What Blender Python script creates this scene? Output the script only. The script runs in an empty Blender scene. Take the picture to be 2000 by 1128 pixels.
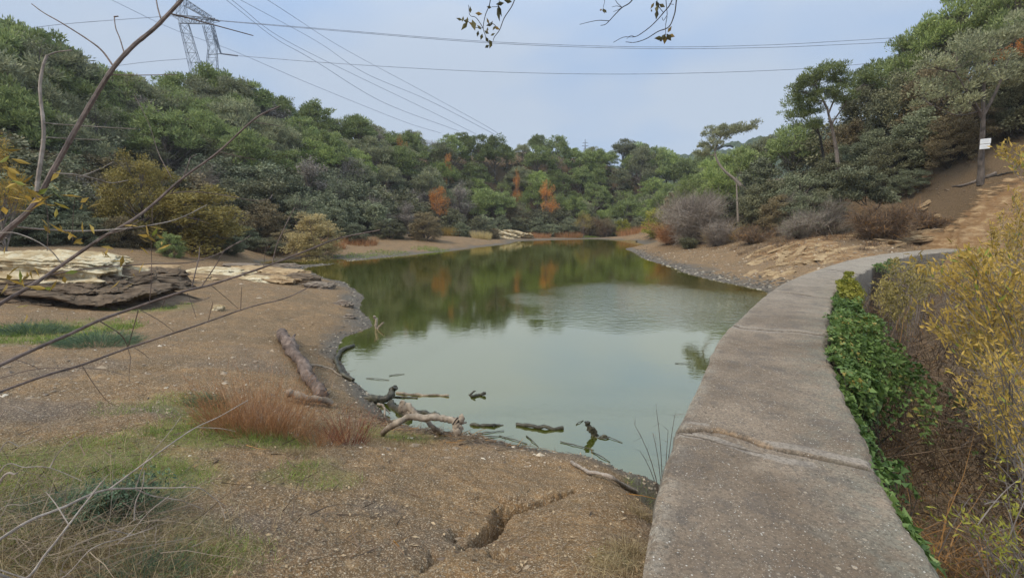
import bpy, math, random
import numpy as np
from mathutils import Vector
rad = math.radians
S = bpy.context.scene
COL = S.collection
random.seed(7)

# ---------------------------------------------------------------- camera
CAMZ = 3.2; PITCH = rad(8.2); FPX = 900.0
cd = bpy.data.cameras.new('camera'); cam = bpy.data.objects.new('camera', cd); COL.objects.link(cam)
cd.sensor_width = 36; cd.lens = 16.2; cd.clip_start = 0.05; cd.clip_end = 3000
cam.location = (0, 0, CAMZ); cam.rotation_euler = (rad(90) - PITCH, 0, 0)
S.camera = cam
# ---------------------------------------------------------------- world and sun
SUN_EL, SUN_AZ = rad(50), rad(-128)     # high, behind the camera to the left
w = bpy.data.worlds.new('World'); S.world = w; w.use_nodes = True
nt = w.node_tree; N = nt.nodes; N.clear()
out = N.new('ShaderNodeOutputWorld'); bg = N.new('ShaderNodeBackground')
sky = N.new('ShaderNodeTexSky'); sky.sky_type = 'NISHITA'; sky.sun_disc = False
sky.sun_elevation = SUN_EL; sky.sun_rotation = SUN_AZ; sky.air_density = 1.0; sky.dust_density = 2.0
bg.inputs[1].default_value = 0.070
tc = N.new('ShaderNodeTexCoord'); mp = N.new('ShaderNodeMapping'); mp.inputs[3].default_value = (1.1, 1.1, 2.6)
no = N.new('ShaderNodeTexNoise'); no.inputs['Scale'].default_value = 1.6; no.inputs['Detail'].default_value = 3; no.inputs['Roughness'].default_value = .5
cr = N.new('ShaderNodeValToRGB'); cr.color_ramp.elements[0].position = .38; cr.color_ramp.elements[1].position = .62
cr.color_ramp.elements[0].color = (3.25, 4.9, 7.7, 1); cr.color_ramp.elements[1].color = (5.2, 6.05, 7.3, 1)
mx = N.new('ShaderNodeMix'); mx.data_type = 'RGBA'; mx.inputs[0].default_value = .88
nt.links.new(tc.outputs['Generated'], mp.inputs[0]); nt.links.new(mp.outputs[0], no.inputs['Vector'])
nt.links.new(no.outputs[0], cr.inputs[0]); nt.links.new(sky.outputs[0], mx.inputs[6]); nt.links.new(cr.outputs[0], mx.inputs[7])
sp_ = N.new('ShaderNodeSeparateXYZ'); nt.links.new(tc.outputs['Generated'], sp_.inputs[0])
mr = N.new('ShaderNodeMapRange'); mr.interpolation_type = 'SMOOTHSTEP'; mr.inputs[1].default_value = .25; mr.inputs[2].default_value = .95; mr.inputs[3].default_value = 1.0; mr.inputs[4].default_value = 2.0   # overcast is brighter overhead
nt.links.new(sp_.outputs[2], mr.inputs[0]); vm = N.new('ShaderNodeVectorMath'); vm.operation = 'SCALE'; nt.links.new(mx.outputs[2], vm.inputs[0]); nt.links.new(mr.outputs[0], vm.inputs['Scale'])
wm = N.new('ShaderNodeMix'); wm.data_type = 'RGBA'; wm.blend_type = 'MULTIPLY'; wm.inputs[7].default_value = (1.12, 1.0, .80, 1)
wf = N.new('ShaderNodeMapRange'); wf.inputs[1].default_value = .4; wf.inputs[2].default_value = .8; nt.links.new(sp_.outputs[2], wf.inputs[0]); nt.links.new(wf.outputs[0], wm.inputs[0]); nt.links.new(vm.outputs[0], wm.inputs[6])
nt.links.new(wm.outputs[2], bg.inputs[0]); nt.links.new(bg.outputs[0], out.inputs[0])
sd = bpy.data.lights.new('sun', 'SUN'); sd.energy = 1.5; sd.angle = rad(14); sd.color = (1, .87, .68)
sun = bpy.data.objects.new('sun', sd); COL.objects.link(sun)
sun.rotation_euler = Vector((math.sin(SUN_AZ)*math.cos(SUN_EL), math.cos(SUN_AZ)*math.cos(SUN_EL), math.sin(SUN_EL))).to_track_quat('Z', 'Y').to_euler()
S.view_settings.view_transform = 'Standard'; S.view_settings.look = 'None'
S.view_settings.exposure = 0.65; S.view_settings.gamma = 1

# ---------------------------------------------------------------- picture <-> place
def ray(px, py):
    u = (px-1000)/FPX; v = (564-py)/FPX; c, s = math.cos(PITCH), math.sin(PITCH)
    return np.array([u, c+v*s, -s+v*c])
def P(px, py, Y):                       # point of the sight line at forward distance Y
    d = ray(px, py); return d*(Y/d[1]) + np.array([0, 0, CAMZ])
def G(px, py, z=0.0):
    d = ray(px, py); return d*((z-CAMZ)/d[2]) + np.array([0, 0, CAMZ])
def to_px(p):
    x, y, z = p[0], p[1], p[2]-CAMZ; c, s = math.cos(PITCH), math.sin(PITCH)
    dep = y*c - z*s; up = y*s + z*c
    return 1000+FPX*x/dep, 564-FPX*up/dep

# ---------------------------------------------------------------- numpy noise
def _h(i, j, k, s):
    n = (i.astype(np.int64)*374761393 + j.astype(np.int64)*668265263 + k.astype(np.int64)*2147483647 + s*974634777) & 0xffffffff
    n = ((n ^ (n >> 13))*1274126177) & 0xffffffff
    n = ((n ^ (n >> 16))*2246822519) & 0xffffffff
    return ((n ^ (n >> 15)) & 0xffffff)/float(0xffffff)
def vn(x, y, z=None, s=0):
    x = np.asarray(x, float); y = np.asarray(y, float)
    z = np.zeros_like(x) if z is None else np.asarray(z, float)
    xi, yi, zi = np.floor(x), np.floor(y), np.floor(z)
    fx, fy, fz = x-xi, y-yi, z-zi
    fx = fx*fx*(3-2*fx); fy = fy*fy*(3-2*fy); fz = fz*fz*(3-2*fz)
    r = 0
    for a in (0, 1):
        for b in (0, 1):
            for c in (0, 1):
                r = r + _h(xi+a, yi+b, zi+c, s)*(fx if a else 1-fx)*(fy if b else 1-fy)*(fz if c else 1-fz)
    return r*2-1
def fbm(x, y, z=None, s=0, o=4, g=.5):
    r = 0; a = 1; t = 0; x = np.asarray(x, float); y = np.asarray(y, float)
    for k in range(o):
        r = r + a*vn(x*2**k+k*7.3, y*2**k-k*3.1, None if z is None else z*2**k, s+k); t += a; a *= g
    return r/t
def sst(a, b, x):
    t = np.clip((x-a)/(b-a), 0, 1); return t*t*(3-2*t)

# ---------------------------------------------------------------- mesh builder
class MB:
    def __init__(s): s.V = []; s.Q = []; s.T = []; s.n = 0; s.tq = []; s.tt = []
    def add(s, v, q=None, t=None, tint=None):
        v = np.asarray(v, float).reshape(-1, 3)
        for f, L, TL in ((q, s.Q, s.tq), (t, s.T, s.tt)):
            if f is not None and len(f):
                f = np.asarray(f, int); L.append(f+s.n)
                TL.append(np.full(len(f), .5) if tint is None else np.broadcast_to(np.asarray(tint, float), (len(f),)))
        s.V.append(v); s.n += len(v)
    def mesh(s, name, mat, smooth=False):
        me = bpy.data.meshes.new(name)
        V = np.concatenate(s.V) if s.V else np.zeros((0, 3))
        Q = np.concatenate(s.Q).reshape(-1, 4) if s.Q else np.zeros((0, 4), int)
        T = np.concatenate(s.T).reshape(-1, 3) if s.T else np.zeros((0, 3), int)
        loops = np.concatenate([Q.ravel(), T.ravel()]).astype(np.int32)
        st = np.concatenate([np.arange(len(Q))*4, len(Q)*4+np.arange(len(T))*3]).astype(np.int32)
        me.vertices.add(len(V)); me.vertices.foreach_set('co', V.astype(np.float32).ravel())
        me.loops.add(len(loops)); me.loops.foreach_set('vertex_index', loops)
        me.polygons.add(len(st)); me.polygons.foreach_set('loop_start', st)
        tint = np.concatenate(s.tq+s.tt) if (s.tq or s.tt) else np.zeros(0)
        a = me.attributes.new('tint', 'FLOAT', 'FACE'); a.data.foreach_set('value', tint.astype(np.float32))
        me.polygons.foreach_set('use_smooth', np.full(len(st), smooth))
        me.update(calc_edges=True); me.validate()
        if mat: me.materials.append(mat)
        return me
    def build(s, name, mat, parent=None, smooth=False):
        o = bpy.data.objects.new(name, s.mesh(name, mat, smooth)); COL.objects.link(o)
        if parent: o.parent = parent
        return o
def tag(o, label=None, cat=None, group=None, kind=None):
    if label: o['label'] = label
    if cat: o['category'] = cat
    if group: o['group'] = group
    if kind: o['kind'] = kind
    return o
def empty(name, loc, label, cat, group=None, rz=0, sc=(1, 1, 1)):
    o = bpy.data.objects.new(name, None); COL.objects.link(o); o.location = loc; o.rotation_euler = (0, 0, rz); o.scale = sc
    o.empty_display_size = .2
    return tag(o, label, cat, group)
def child(name, me, parent):
    o = bpy.data.objects.new(name, me); COL.objects.link(o); o.parent = parent; return o
def nrm(v):
    v = np.asarray(v, float); return v/np.maximum(np.linalg.norm(v, axis=-1, keepdims=True), 1e-9)
def tube(mb, pts, rads, seg=6, tint=.5, cap=True, jit=0, rng=None):
    pts = np.asarray(pts, float); n = len(pts)
    rads = np.broadcast_to(np.asarray(rads, float), (n,))
    tg = np.gradient(pts, axis=0) if n > 2 else np.repeat((pts[1:]-pts[:1]), n, 0)
    tg = nrm(tg); ref = np.array([0, 0, 1.]) if abs(tg[0][2]) < .9 else np.array([1., 0, 0])
    a = nrm(np.cross(tg, ref)); b = np.cross(tg, a)
    th = np.linspace(0, 2*np.pi, seg, endpoint=False)
    R = rads[:, None]*np.ones((1, seg))
    if jit: R = R*(1+jit*(rng.random(R.shape)*2-1))
    v = pts[:, None]+R[..., None]*(np.cos(th)[None, :, None]*a[:, None]+np.sin(th)[None, :, None]*b[:, None])
    i = np.arange(n-1)[:, None]*seg; j = np.arange(seg)[None]; k = (j+1) % seg
    q = np.stack([i+j, i+k, i+seg+k, i+seg+j], -1).reshape(-1, 4)
    mb.add(v, q=q, tint=tint)
    if cap and seg >= 3:
        for e, r in ((0, v[0]), (n-1, v[-1])):
            c = pts[e]; vv = np.vstack([r, c]); jj = np.arange(seg)
            t = np.stack([jj, (jj+1) % seg, np.full(seg, seg)], -1)
            mb.add(vv, t=t if e else t[:, ::-1], tint=tint)
def smooth_path(pts, n=None, k=6):
    pts = np.asarray(pts, float)
    if len(pts) < 3:
        t = np.linspace(0, 1, k)[:, None]; return pts[0]*(1-t)+pts[-1]*t
    q = np.vstack([2*pts[0]-pts[1], pts, 2*pts[-1]-pts[-2]]); o = []
    for i in range(1, len(q)-2):
        t = np.linspace(0, 1, k, endpoint=False)[:, None]
        p0, p1, p2, p3 = q[i-1], q[i], q[i+1], q[i+2]
        o.append(.5*((2*p1)+(p2-p0)*t+(2*p0-5*p1+4*p2-p3)*t**2+(3*p1-p0-3*p2+p3)*t**3))
    o.append(pts[-1:]); return np.vstack(o)
def diamonds(mb, c, d, up, L, W, tint, fold=0.0):
    """many leaves at once: base point c, direction d, side from up, length L, width W"""
    d = nrm(d); sd = nrm(np.cross(d, up)); L = np.asarray(L)[:, None]; W = np.asarray(W)[:, None]
    nn = np.cross(sd, d)
    v = np.stack([c, c+d*L*.45+sd*W*.5+nn*W*fold, c+d*L, c+d*L*.45-sd*W*.5+nn*W*fold], 1)
    q = np.arange(len(c)*4).reshape(-1, 4); mb.add(v.reshape(-1, 3), q=q, tint=tint)
def rdir(rng, n):
    return nrm(rng.normal(size=(n, 3)))

# ---------------------------------------------------------------- materials
def mat_new(name):
    m = bpy.data.materials.new(name); m.use_nodes = True; n = m.node_tree.nodes; n.clear()
    o = n.new('ShaderNodeOutputMaterial'); return m, m.node_tree, n, o
def lk(t, a, b): t.links.new(a, b)
def mixc(t, n, f, a, b, mode='MIX'):
    x = n.new('ShaderNodeMix'); x.data_type = 'RGBA'; x.blend_type = mode
    for s, v in ((0, f), (6, a), (7, b)):
        if isinstance(v, (int, float)): x.inputs[s].default_value = v
        elif isinstance(v, tuple): x.inputs[s].default_value = (*v, 1)
        else: lk(t, v, x.inputs[s])
    return x.outputs[2]
def noise(t, n, vec, sc, det=4, rough=.55):
    x = n.new('ShaderNodeTexNoise'); x.inputs['Scale'].default_value = sc; x.inputs['Detail'].default_value = det; x.inputs['Roughness'].default_value = rough
    lk(t, vec, x.inputs['Vector']); return x.outputs[0]
def ramp(t, n, f, p0, p1, c0=(0, 0, 0), c1=(1, 1, 1)):
    x = n.new('ShaderNodeValToRGB'); e = x.color_ramp.elements; e[0].position = p0; e[1].position = p1
    e[0].color = (*c0, 1); e[1].color = (*c1, 1); lk(t, f, x.inputs[0]); return x.outputs[0]
def math_(t, n, op, a, b=None):
    x = n.new('ShaderNodeMath'); x.operation = op
    for s, v in ((0, a), (1, b)):
        if v is None: continue
        if isinstance(v, (int, float)): x.inputs[s].default_value = v
        else: lk(t, v, x.inputs[s])
    return x.outputs[0]
def leaf_mat(name, dark, light, third=None, transl=.3, rough=.55, var=.3):
    m, t, n, o = mat_new(name)
    a = n.new('ShaderNodeAttribute'); a.attribute_name = 'tint'
    c = mixc(t, n, a.outputs['Fac'], dark, light)
    if third:
        c = mixc(t, n, ramp(t, n, a.outputs['Fac'], .86, .93), c, third)
    oi = n.new('ShaderNodeObjectInfo')
    f = math_(t, n, 'ADD', math_(t, n, 'MULTIPLY', oi.outputs['Random'], var), 1-var/2)
    cm = n.new('ShaderNodeCombineColor')
    for k in range(3): lk(t, f, cm.inputs[k])
    c = mixc(t, n, 1.0, c, cm.outputs[0], 'MULTIPLY')
    b = n.new('ShaderNodeBsdfPrincipled'); b.inputs['Roughness'].default_value = rough
    b.inputs['Specular IOR Level'].default_value = .3
    lk(t, c, b.inputs['Base Color'])
    tr = n.new('ShaderNodeBsdfTranslucent'); lk(t, c, tr.inputs[0])
    s = n.new('ShaderNodeMixShader'); s.inputs[0].default_value = transl
    lk(t, b.outputs[0], s.inputs[1]); lk(t, tr.outputs[0], s.inputs[2]); lk(t, s.outputs[0], o.inputs[0])
    return m
def bark_mat(name, a, b, sc=8, stretch=4, bump=.5, rough=.9):
    m, t, n, o = mat_new(name)
    tc = n.new('ShaderNodeTexCoord'); mp = n.new('ShaderNodeMapping'); mp.inputs[3].default_value = (1, 1, 1/stretch)
    lk(t, tc.outputs['Object'], mp.inputs[0])
    f = noise(t, n, mp.outputs[0], sc, 6, .65); f2 = noise(t, n, tc.outputs['Object'], sc*.3, 3)
    at = n.new('ShaderNodeAttribute'); at.attribute_name = 'tint'
    c = mixc(t, n, ramp(t, n, f, .35, .65), a, b)
    c = mixc(t, n, ramp(t, n, f2, .45, .7), c, tuple(x*.6 for x in a))
    sc_ = n.new('ShaderNodeCombineColor'); g = math_(t, n, 'ADD', at.outputs['Fac'], .5)
    for k in range(3): lk(t, g, sc_.inputs[k])
    c = mixc(t, n, 1.0, c, sc_.outputs[0], 'MULTIPLY')
    p = n.new('ShaderNodeBsdfPrincipled'); p.inputs['Roughness'].default_value = rough; lk(t, c, p.inputs['Base Color'])
    bp = n.new('ShaderNodeBump'); bp.inputs['Strength'].default_value = bump; bp.inputs['Distance'].default_value = .02
    lk(t, f, bp.inputs['Height']); lk(t, bp.outputs[0], p.inputs['Normal']); lk(t, p.outputs[0], o.inputs[0])
    return m
M = {}
M['pine'] = leaf_mat('pine needles', (0.118, 0.153, 0.059), (0.354, 0.419, 0.165), var=.6)
M['pine_dull'] = leaf_mat('dull pine needles', (0.142, 0.153, 0.094), (0.389, 0.401, 0.236), var=.6)
M['pine_bright'] = leaf_mat('bright pine needles', (0.153, 0.206, 0.071), (0.437, 0.519, 0.177), var=.5)
M['oak'] = leaf_mat('holm oak leaves', (.085, .088, .048), (.27, .27, .155), transl=.15, var=.6)
M['oak_grey'] = leaf_mat('grey green oak leaves', (.115, .13, .08), (.33, .36, .22), transl=.15, var=.55)
M['oak_brown'] = leaf_mat('brownish oak leaves', (.13, .105, .06), (.36, .29, .16), transl=.2, var=.5)
M['olive'] = leaf_mat('olive yellow leaves', (.20, .165, .05), (.50, .41, .13))
M['orange'] = leaf_mat('orange autumn leaves', (.44, .17, .045), (.80, .38, .11))
M['yellow'] = leaf_mat('yellow willow leaves', (.24, .17, .045), (.70, .48, .11), third=(.26, .30, .06), transl=.35)
M['yellowgreen'] = leaf_mat('yellow green leaves', (.12, .15, .02), (.48, .44, .08), transl=.35)
M['ivy'] = leaf_mat('ivy leaves', (.05, .10, .025), (.23, .34, .10), third=(.40, .33, .10), transl=.25, rough=.42, var=0)
M['grass'] = leaf_mat('green grass', (0.143, 0.209, 0.044), (0.396, 0.484, 0.121), third=(0.506, 0.418, 0.209), var=0)
M['grass_dry'] = leaf_mat('dry grass', (.22, .16, .09), (.52, .42, .25), var=.2)
M['grass_blue'] = leaf_mat('blue green weeds', (.06, .10, .06), (.19, .27, .16), var=.2)
M['redweed'] = leaf_mat('rust weeds', (.24, .11, .05), (.56, .31, .15), var=.2, transl=.15)
M['redstem'] = leaf_mat('dark red stems', (.12, .035, .025), (.34, .11, .07), var=.2, transl=.1)
M['greytwig'] = leaf_mat('grey dry twigs', (.15, .12, .10), (.38, .33, .285), transl=.1)
M['browntwig'] = leaf_mat('brown dry twigs', (.06, .042, .03), (.29, .205, .14), third=(.38, .20, .06), transl=.1, var=0)
M['grey_bare'] = leaf_mat('grey leafless crown', (.16, .135, .115), (.38, .34, .30), transl=.1)
M['deadtwig'] = leaf_mat('dead brown grey twigs', (.12, .09, .07), (.34, .27, .20), transl=.1, var=0)
M['straw'] = leaf_mat('straw coloured leaves', (.36, .29, .14), (.70, .58, .30))
M['reed'] = leaf_mat('yellow reeds', (.36, .24, .06), (.72, .52, .17))
M['litter'] = leaf_mat('dead leaf litter', (.14, .09, .05), (.50, .38, .24), transl=.05, var=0)
M['bark'] = bark_mat('pine bark', (.14, .115, .10), (.29, .25, .225))
M['logbark'] = bark_mat('rotten log bark', (.10, .068, .055), (.27, .205, .17), sc=11, stretch=1, bump=.9)
M['bark_mid'] = bark_mat('grey brown bark', (.085, .07, .06), (.19, .16, .14))
M['bark_dark'] = bark_mat('dark bark', (.045, .038, .032), (.11, .095, .08))
M['twigbark'] = bark_mat('sapling bark', (.11, .075, .06), (.21, .155, .13), sc=60, bump=.3, rough=.6)
M['paletwig'] = bark_mat('pale dead twig', (.30, .25, .21), (.46, .40, .35), sc=60, bump=.3)
M['drift'] = bark_mat('weathered driftwood', (.20, .155, .115), (.42, .35, .275), sc=14, stretch=1, bump=.6)
M['wetwood'] = bark_mat('wet dark wood', (.035, .032, .022), (.12, .11, .075), sc=14, stretch=1, bump=.4, rough=.5)
M['steel'] = bark_mat('galvanised steel', (.26, .30, .36), (.34, .38, .44), sc=2, bump=0, rough=.5)
M['cable'] = bark_mat('cable', (.24, .28, .37), (.28, .32, .42), sc=2, bump=0, rough=.6)

# ---------------------------------------------------------------- dam line (left and right edge of the walkway)
DAMZ = 1.6; DW = 1.27
Lpx = [(1250,1128),(1290,945),(1325,830),(1370,740),(1405,660),(1445,620),(1500,572),(1540,548),(1600,525),(1670,505),(1750,493),(1850,484)]
Lp = [np.array([-1.35, -3.0]), np.array([-.62, -.8])] + [G(*q, DAMZ)[:2] for q in Lpx] + [np.array([31.5, 31.3])]
Ls = smooth_path(np.array(Lp), k=40)
def resample(p, step):
    d = np.r_[0, np.cumsum(np.linalg.norm(np.diff(p, axis=0), axis=1))]
    s = np.arange(0, d[-1], step) if np.isscalar(step) else step[step < d[-1]]
    return np.stack([np.interp(s, d, p[:, k]) for k in range(p.shape[1])], 1), s
Ls, _ = resample(Ls, .1)
for _ in range(12): Ls[1:-1] = (Ls[:-2]+Ls[1:-1]*2+Ls[2:])/4
def normals2(p):
    t = nrm(np.gradient(p, axis=0)); return np.stack([t[:, 1], -t[:, 0]], 1)
Lc = Ls + normals2(Ls)*DW/2
def dam_dist(x, y):                     # signed distance to the dam's centre line, + on the downstream (right) side
    c = Lc[::4]; nn = normals2(Lc)[::4]; x = np.asarray(x); y = np.asarray(y); o = np.empty(x.shape); sidx = np.empty(x.shape)
    xf, yf = x.ravel(), y.ravel(); r = np.empty(len(xf)); si = np.empty(len(xf))
    for a in range(0, len(xf), 40000):
        dx = xf[a:a+40000, None]-c[None, :, 0]; dy = yf[a:a+40000, None]-c[None, :, 1]
        i = np.argmin(dx*dx+dy*dy, 1); k = np.arange(len(i))
        dist = np.sqrt(dx[k, i]**2+dy[k, i]**2)
        r[a:a+40000] = dist*np.sign(dx[k, i]*nn[i, 0]+dy[k, i]*nn[i, 1]); si[a:a+40000] = i/len(c)
    return r.reshape(x.shape), si.reshape(x.shape)

# ---------------------------------------------------------------- terrain heights (thin plate through surveyed points)
SH = [(1290,948),(1230,925),(1160,895),(1080,882),(1000,868),(920,850),(860,842),(780,828),(742,800),(722,772),(695,748),(678,725),(662,700),(660,678),(680,655),(722,640),(720,620),(703,600),(710,580),(695,565),(675,552),(640,545),(612,534),
      (590,524),(640,517),(700,508),(800,498),(880,490),(940,482),(1000,474),(1060,469.5),(1120,468),(1200,468),(1275,471),(1262,480),(1232,490),(1250,500),(1290,515),(1330,530),(1400,548),(1460,560),(1500,571)]
CP = []
SHW = [G(*q)[:2] for q in SH]
for q in SHW: CP.append((q[0], q[1], 0.0))
for a, b in ((900,560),(1000,520),(1100,490),(760,560),(800,600),(800,700),(1000,650),(1000,760),(900,790),(1200,850),(1300,600),(1350,680),(1200,700),(1150,480),(750,520)):
    g = G(a, b); CP.append((g[0], g[1], -.7))
for x, y in ((3, 5.5), (4.6, 8), (7, 11.5), (2.2, 4.6)): CP.append((x, y, -.8))
CP += [(9.5, 14.3, -.5), (11.5, 16.2, .35), (13.2, 18.2, 1.0), (0, 0, 1.5), (1.3, 3.2, .75), (.9, 2.4, 1.25), (.5, 1.6, 1.45), (-.6, .4, 1.5)]
for a, b, z in ((600,1128,1.3),(1000,1128,1.3),(1240,1128,1.38),(1230,1040,1.1),(1260,990,.7),(1000,1000,.9),(1100,940,.45),(1190,950,.5),(800,950,.8),(600,950,1.0),(400,950,1.15),(100,950,1.3),(100,1128,1.5),(400,850,.95),(600,860,.65),(700,850,.4),
                (200,800,1.1),(0,750,1.25),(300,700,.95),(500,620,.6),(400,580,.7),(650,600,.3),(620,700,.35),(600,780,.55),(250,600,.8),(100,640,.9),(0,680,1.1),(450,530,.65),(300,520,.8),(0,600,1.1),(620,560,.3),(560,545,.45),
                (350,506,.2),(500,508,.12),(430,518,.5),(600,472,1.2),(700,472,1.0),(800,465,1.2),(900,462,1.0),(1000,456,.9),(1150,456,.5),(1270,457,.5)):
    g = G(a, b, z); CP.append((g[0], g[1], z))
for a, b, Y in ((100,474,27),(-100,480,24),(200,500,25),(0,503,20),(300,482,33),(450,480,38),(-200,500,16),(1250,447,112),(1120,448,108),(1000,440,108),(900,446,92),(800,452,76),(1915,354,30),(2000,340,29),(1780,402,33),(1640,416,38),(1500,442,45),(1400,456,50),(1330,462,53),(1290,470,57),
                (1560,470,31),(1650,480,28),(1750,473,28),(1850,474,29.6),(1950,440,28),(2050,420,26),(1850,430,29),(1450,478,38),(1360,487,42),(1500,500,31),(1600,498,27)):
    q = P(a, b, Y); CP.append(tuple(q))
RIDGE = [(-600,40,17),(-300,45,16),(0,52,15),(200,60,14),(400,75,17),(600,88,17),(750,100,14),(900,115,16),(1050,125,17),(1200,130,16),(1300,130,12.5),(1345,120,7),(1400,90,8.5),(1500,80,9.5),(1650,65,10.5),(1800,50,12),(1900,45,13),(2050,42,13.5),(2400,36,14)]
for px, Y, z in RIDGE:
    x = (px-1000)/FPX/1.03*Y
    CP.append((x, Y, z)); CP.append((x*1.5, Y*1.5, z*.8+1)); CP.append((x*2.4, Y*2.4, 4+z*.3))
CP += [(0, -5, 1.6), (-5, -4, 1.9), (-20, -12, 4), (20, -12, 3), (-60, -30, 9), (60, -30, 9), (0, -60, 6), (12, 2, 1.5), (16, 10, 1.4), (22, 18, 2.0), (-16, 2, 2.4), (-22, 10, 2.6), (-40, 14, 8.5), (38, 20, 6.5), (40, 5, 6)]
CP = np.array(CP); _xy = CP[:, :2]/30.
def _U(r2): return np.where(r2 > 1e-12, r2*np.log(np.maximum(r2, 1e-12)), 0)
_n = len(CP); _K = _U(((_xy[:, None]-_xy[None])**2).sum(-1)) + np.eye(_n)*2e-5
_Pm = np.c_[np.ones(_n), _xy]; _A = np.block([[_K, _Pm], [_Pm.T, np.zeros((3, 3))]])
_sol = np.linalg.solve(_A, np.r_[CP[:, 2], np.zeros(3)])
def tps(x, y):
    x = np.asarray(x, float)/30.; y = np.asarray(y, float)/30.; sh = x.shape; x = x.ravel(); y = y.ravel(); o = np.empty(len(x))
    for a in range(0, len(x), 20000):
        r2 = (x[a:a+20000, None]-_xy[None, :, 0])**2+(y[a:a+20000, None]-_xy[None, :, 1])**2
        o[a:a+20000] = _U(r2)@_sol[:_n]+_sol[_n]+_sol[_n+1]*x[a:a+20000]+_sol[_n+2]*y[a:a+20000]
    return o.reshape(sh)
def poly_dist(x, y, pl):
    pl = np.asarray(pl, float); d = np.full(np.shape(x), 1e9); tt = np.zeros(np.shape(x)); L = 0
    for i in range(len(pl)-1):
        a = pl[i]; s = pl[i+1]-a; l2 = s@s
        t = np.clip(((x-a[0])*s[0]+(y-a[1])*s[1])/l2, 0, 1)
        e = np.hypot(x-a[0]-t*s[0], y-a[1]-t*s[1]); m = e < d; d = np.where(m, e, d); tt = np.where(m, i+t, tt)
    return d, tt/(len(pl)-1)
CRACKS = [([(1125,930),(1098,945),(1062,962),(1040,972),(1010,980),(985,990),(960,1010),(935,1042),(905,1060)], .085, .27),
          ([(985,962),(1010,955),(1050,950)], .03, .035),
          ([(890,1040),(895,1020),(915,1008)], .025, .05),
          ([(900,1062),(925,1045)], .02, .05), ([(90,724),(150,717),(215,720),(290,714),(380,719)], .05, .05), ([(0,676),(80,690),(150,686)], .04, .05), ([(930,960),(960,950),(1000,958)], .02, .03), ([(1125,930),(1160,935),(1180,945)], .02, .03),
          ([(955,1075),(975,1090),(985,1108)], .05, .10),
          ([(845,1090),(838,1115),(825,1140)], .03, .05)]
CRW = [([G(a, b, (.8 if b < 1000 else 1.05) if b > 800 else 1.0)[:2] for a, b in c], w_, d_) for c, w_, d_ in CRACKS]
def height(x, y, fine=True):
    x = np.asarray(x, float); y = np.asarray(y, float)
    z = tps(x, y); r = np.hypot(x, y)
    amp = np.clip(np.abs(z)/.5, .08, 1)
    z = z + fbm(x*.35, y*.35, s=3, o=3)*.10*amp*sst(60, 6, r) + fbm(x*.12, y*.12, s=8, o=4)*.9*sst(30, 80, r)*sst(2.5, 6, z)
    if fine:
        z = z + fbm(x*2.2, y*2.2, s=11, o=5, g=.6)*.045*sst(60, 10, r)*np.clip(amp, .5, 1) + (np.abs(fbm(x*11, y*11, s=13, o=4, g=.65))*.022-.006)*sst(16, 6, r)
        # strata terraces on the right bank
        rk = rock_mask(x, y)
        u = (z*2.6 + (x*.22-y*.16) + fbm(x*.5, y*.5, s=21)*.6); st = u-np.floor(u)
        z = z + rk*((sst(.35, 1, st)-st)*.12 + fbm(x*1.6, y*3.2, s=23, o=4)*.10)
        near = (r < 11) & (y > 0)
        if near.any():
            xn, yn = x[near], y[near]; dz = np.zeros(len(xn)); jx = fbm(xn*5, yn*5, s=31, o=5, g=.7)*.055; jy = fbm(xn*5, yn*5, s=37, o=5, g=.7)*.055
            for pl, w_, dp in CRW:
                d, t = poly_dist(xn+jx, yn+jy, pl); ww = w_*(.4+.9*np.sin(np.pi*np.clip(t, .02, .98)))
                dz = np.minimum(dz, -dp*sst(ww, ww*.15, d)*(.55+.45*np.sin(np.pi*np.clip(t, .05, .95))))
                dz = dz - .03*sst(w_*3.5, 0, d)-.02*np.abs(fbm(xn*14, yn*14, s=39, o=3))*sst(w_*5, 0, d)
            z = z.copy(); z[near] += dz
    dd, si = dam_dist(x, y) if (np.size(x) and (r.min() < 45)) else (np.full(x.shape, -99.), np.zeros(x.shape))
    drop = sst(.1, .55, dd)*sst(16, 5, dd)*sst(.98, .55, si)*3.4*sst(-6, -1, y)
    z = z - np.where(r < 60, drop, 0); ad = np.abs(dd)
    lim = 1.45+np.maximum(ad-.75, 0)*.35+np.maximum(ad-2.2, 0)**1.5*.9+sst(.88, .97, si)*9
    return np.where((ad < 14) & (si < .97) & (y > 0) & (dd < 14), np.minimum(z, lim), z)
def rock_mask(x, y):
    m = sst(11, 17, x)*sst(40, 31, y+(x-18)*.05)*sst(60, 45, x)*sst(11, 15, y)*sst(30.5, 27.5, y-(31-x)*.45)
    return m*sst(-.30, .10, fbm(x*.18+3, y*.18, s=5, o=3)+.25*sst(36, 26, y)+.35*sst(24, 28, x)+.08)
def hz(x, y): return float(height(np.array([x]), np.array([y]))[0])
_tt = np.exp(np.linspace(math.log(1.2), math.log(220), 900))
def T(px, py):                          # where a sight line first meets the ground or the water
    d = ray(px, py); t = _tt/np.linalg.norm(d); x, y, z = d[0]*t, d[1]*t, CAMZ+d[2]*t
    h = np.maximum(height(x, y), 0); i = np.argmax(z < h)
    if z[i] >= h[i]: i = len(t)-1
    return np.array([x[i], y[i], h[i]])
def GP(px, Y, dz=0):                    # ground point in picture column px at forward distance Y
    z = 1.0
    for _ in range(3):
        dep = Y*math.cos(PITCH)-(z-CAMZ)*math.sin(PITCH); x = (px-1000)/FPX*dep; z = hz(x, Y)
    return np.array([x, Y, max(z, 0)+dz])

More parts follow.
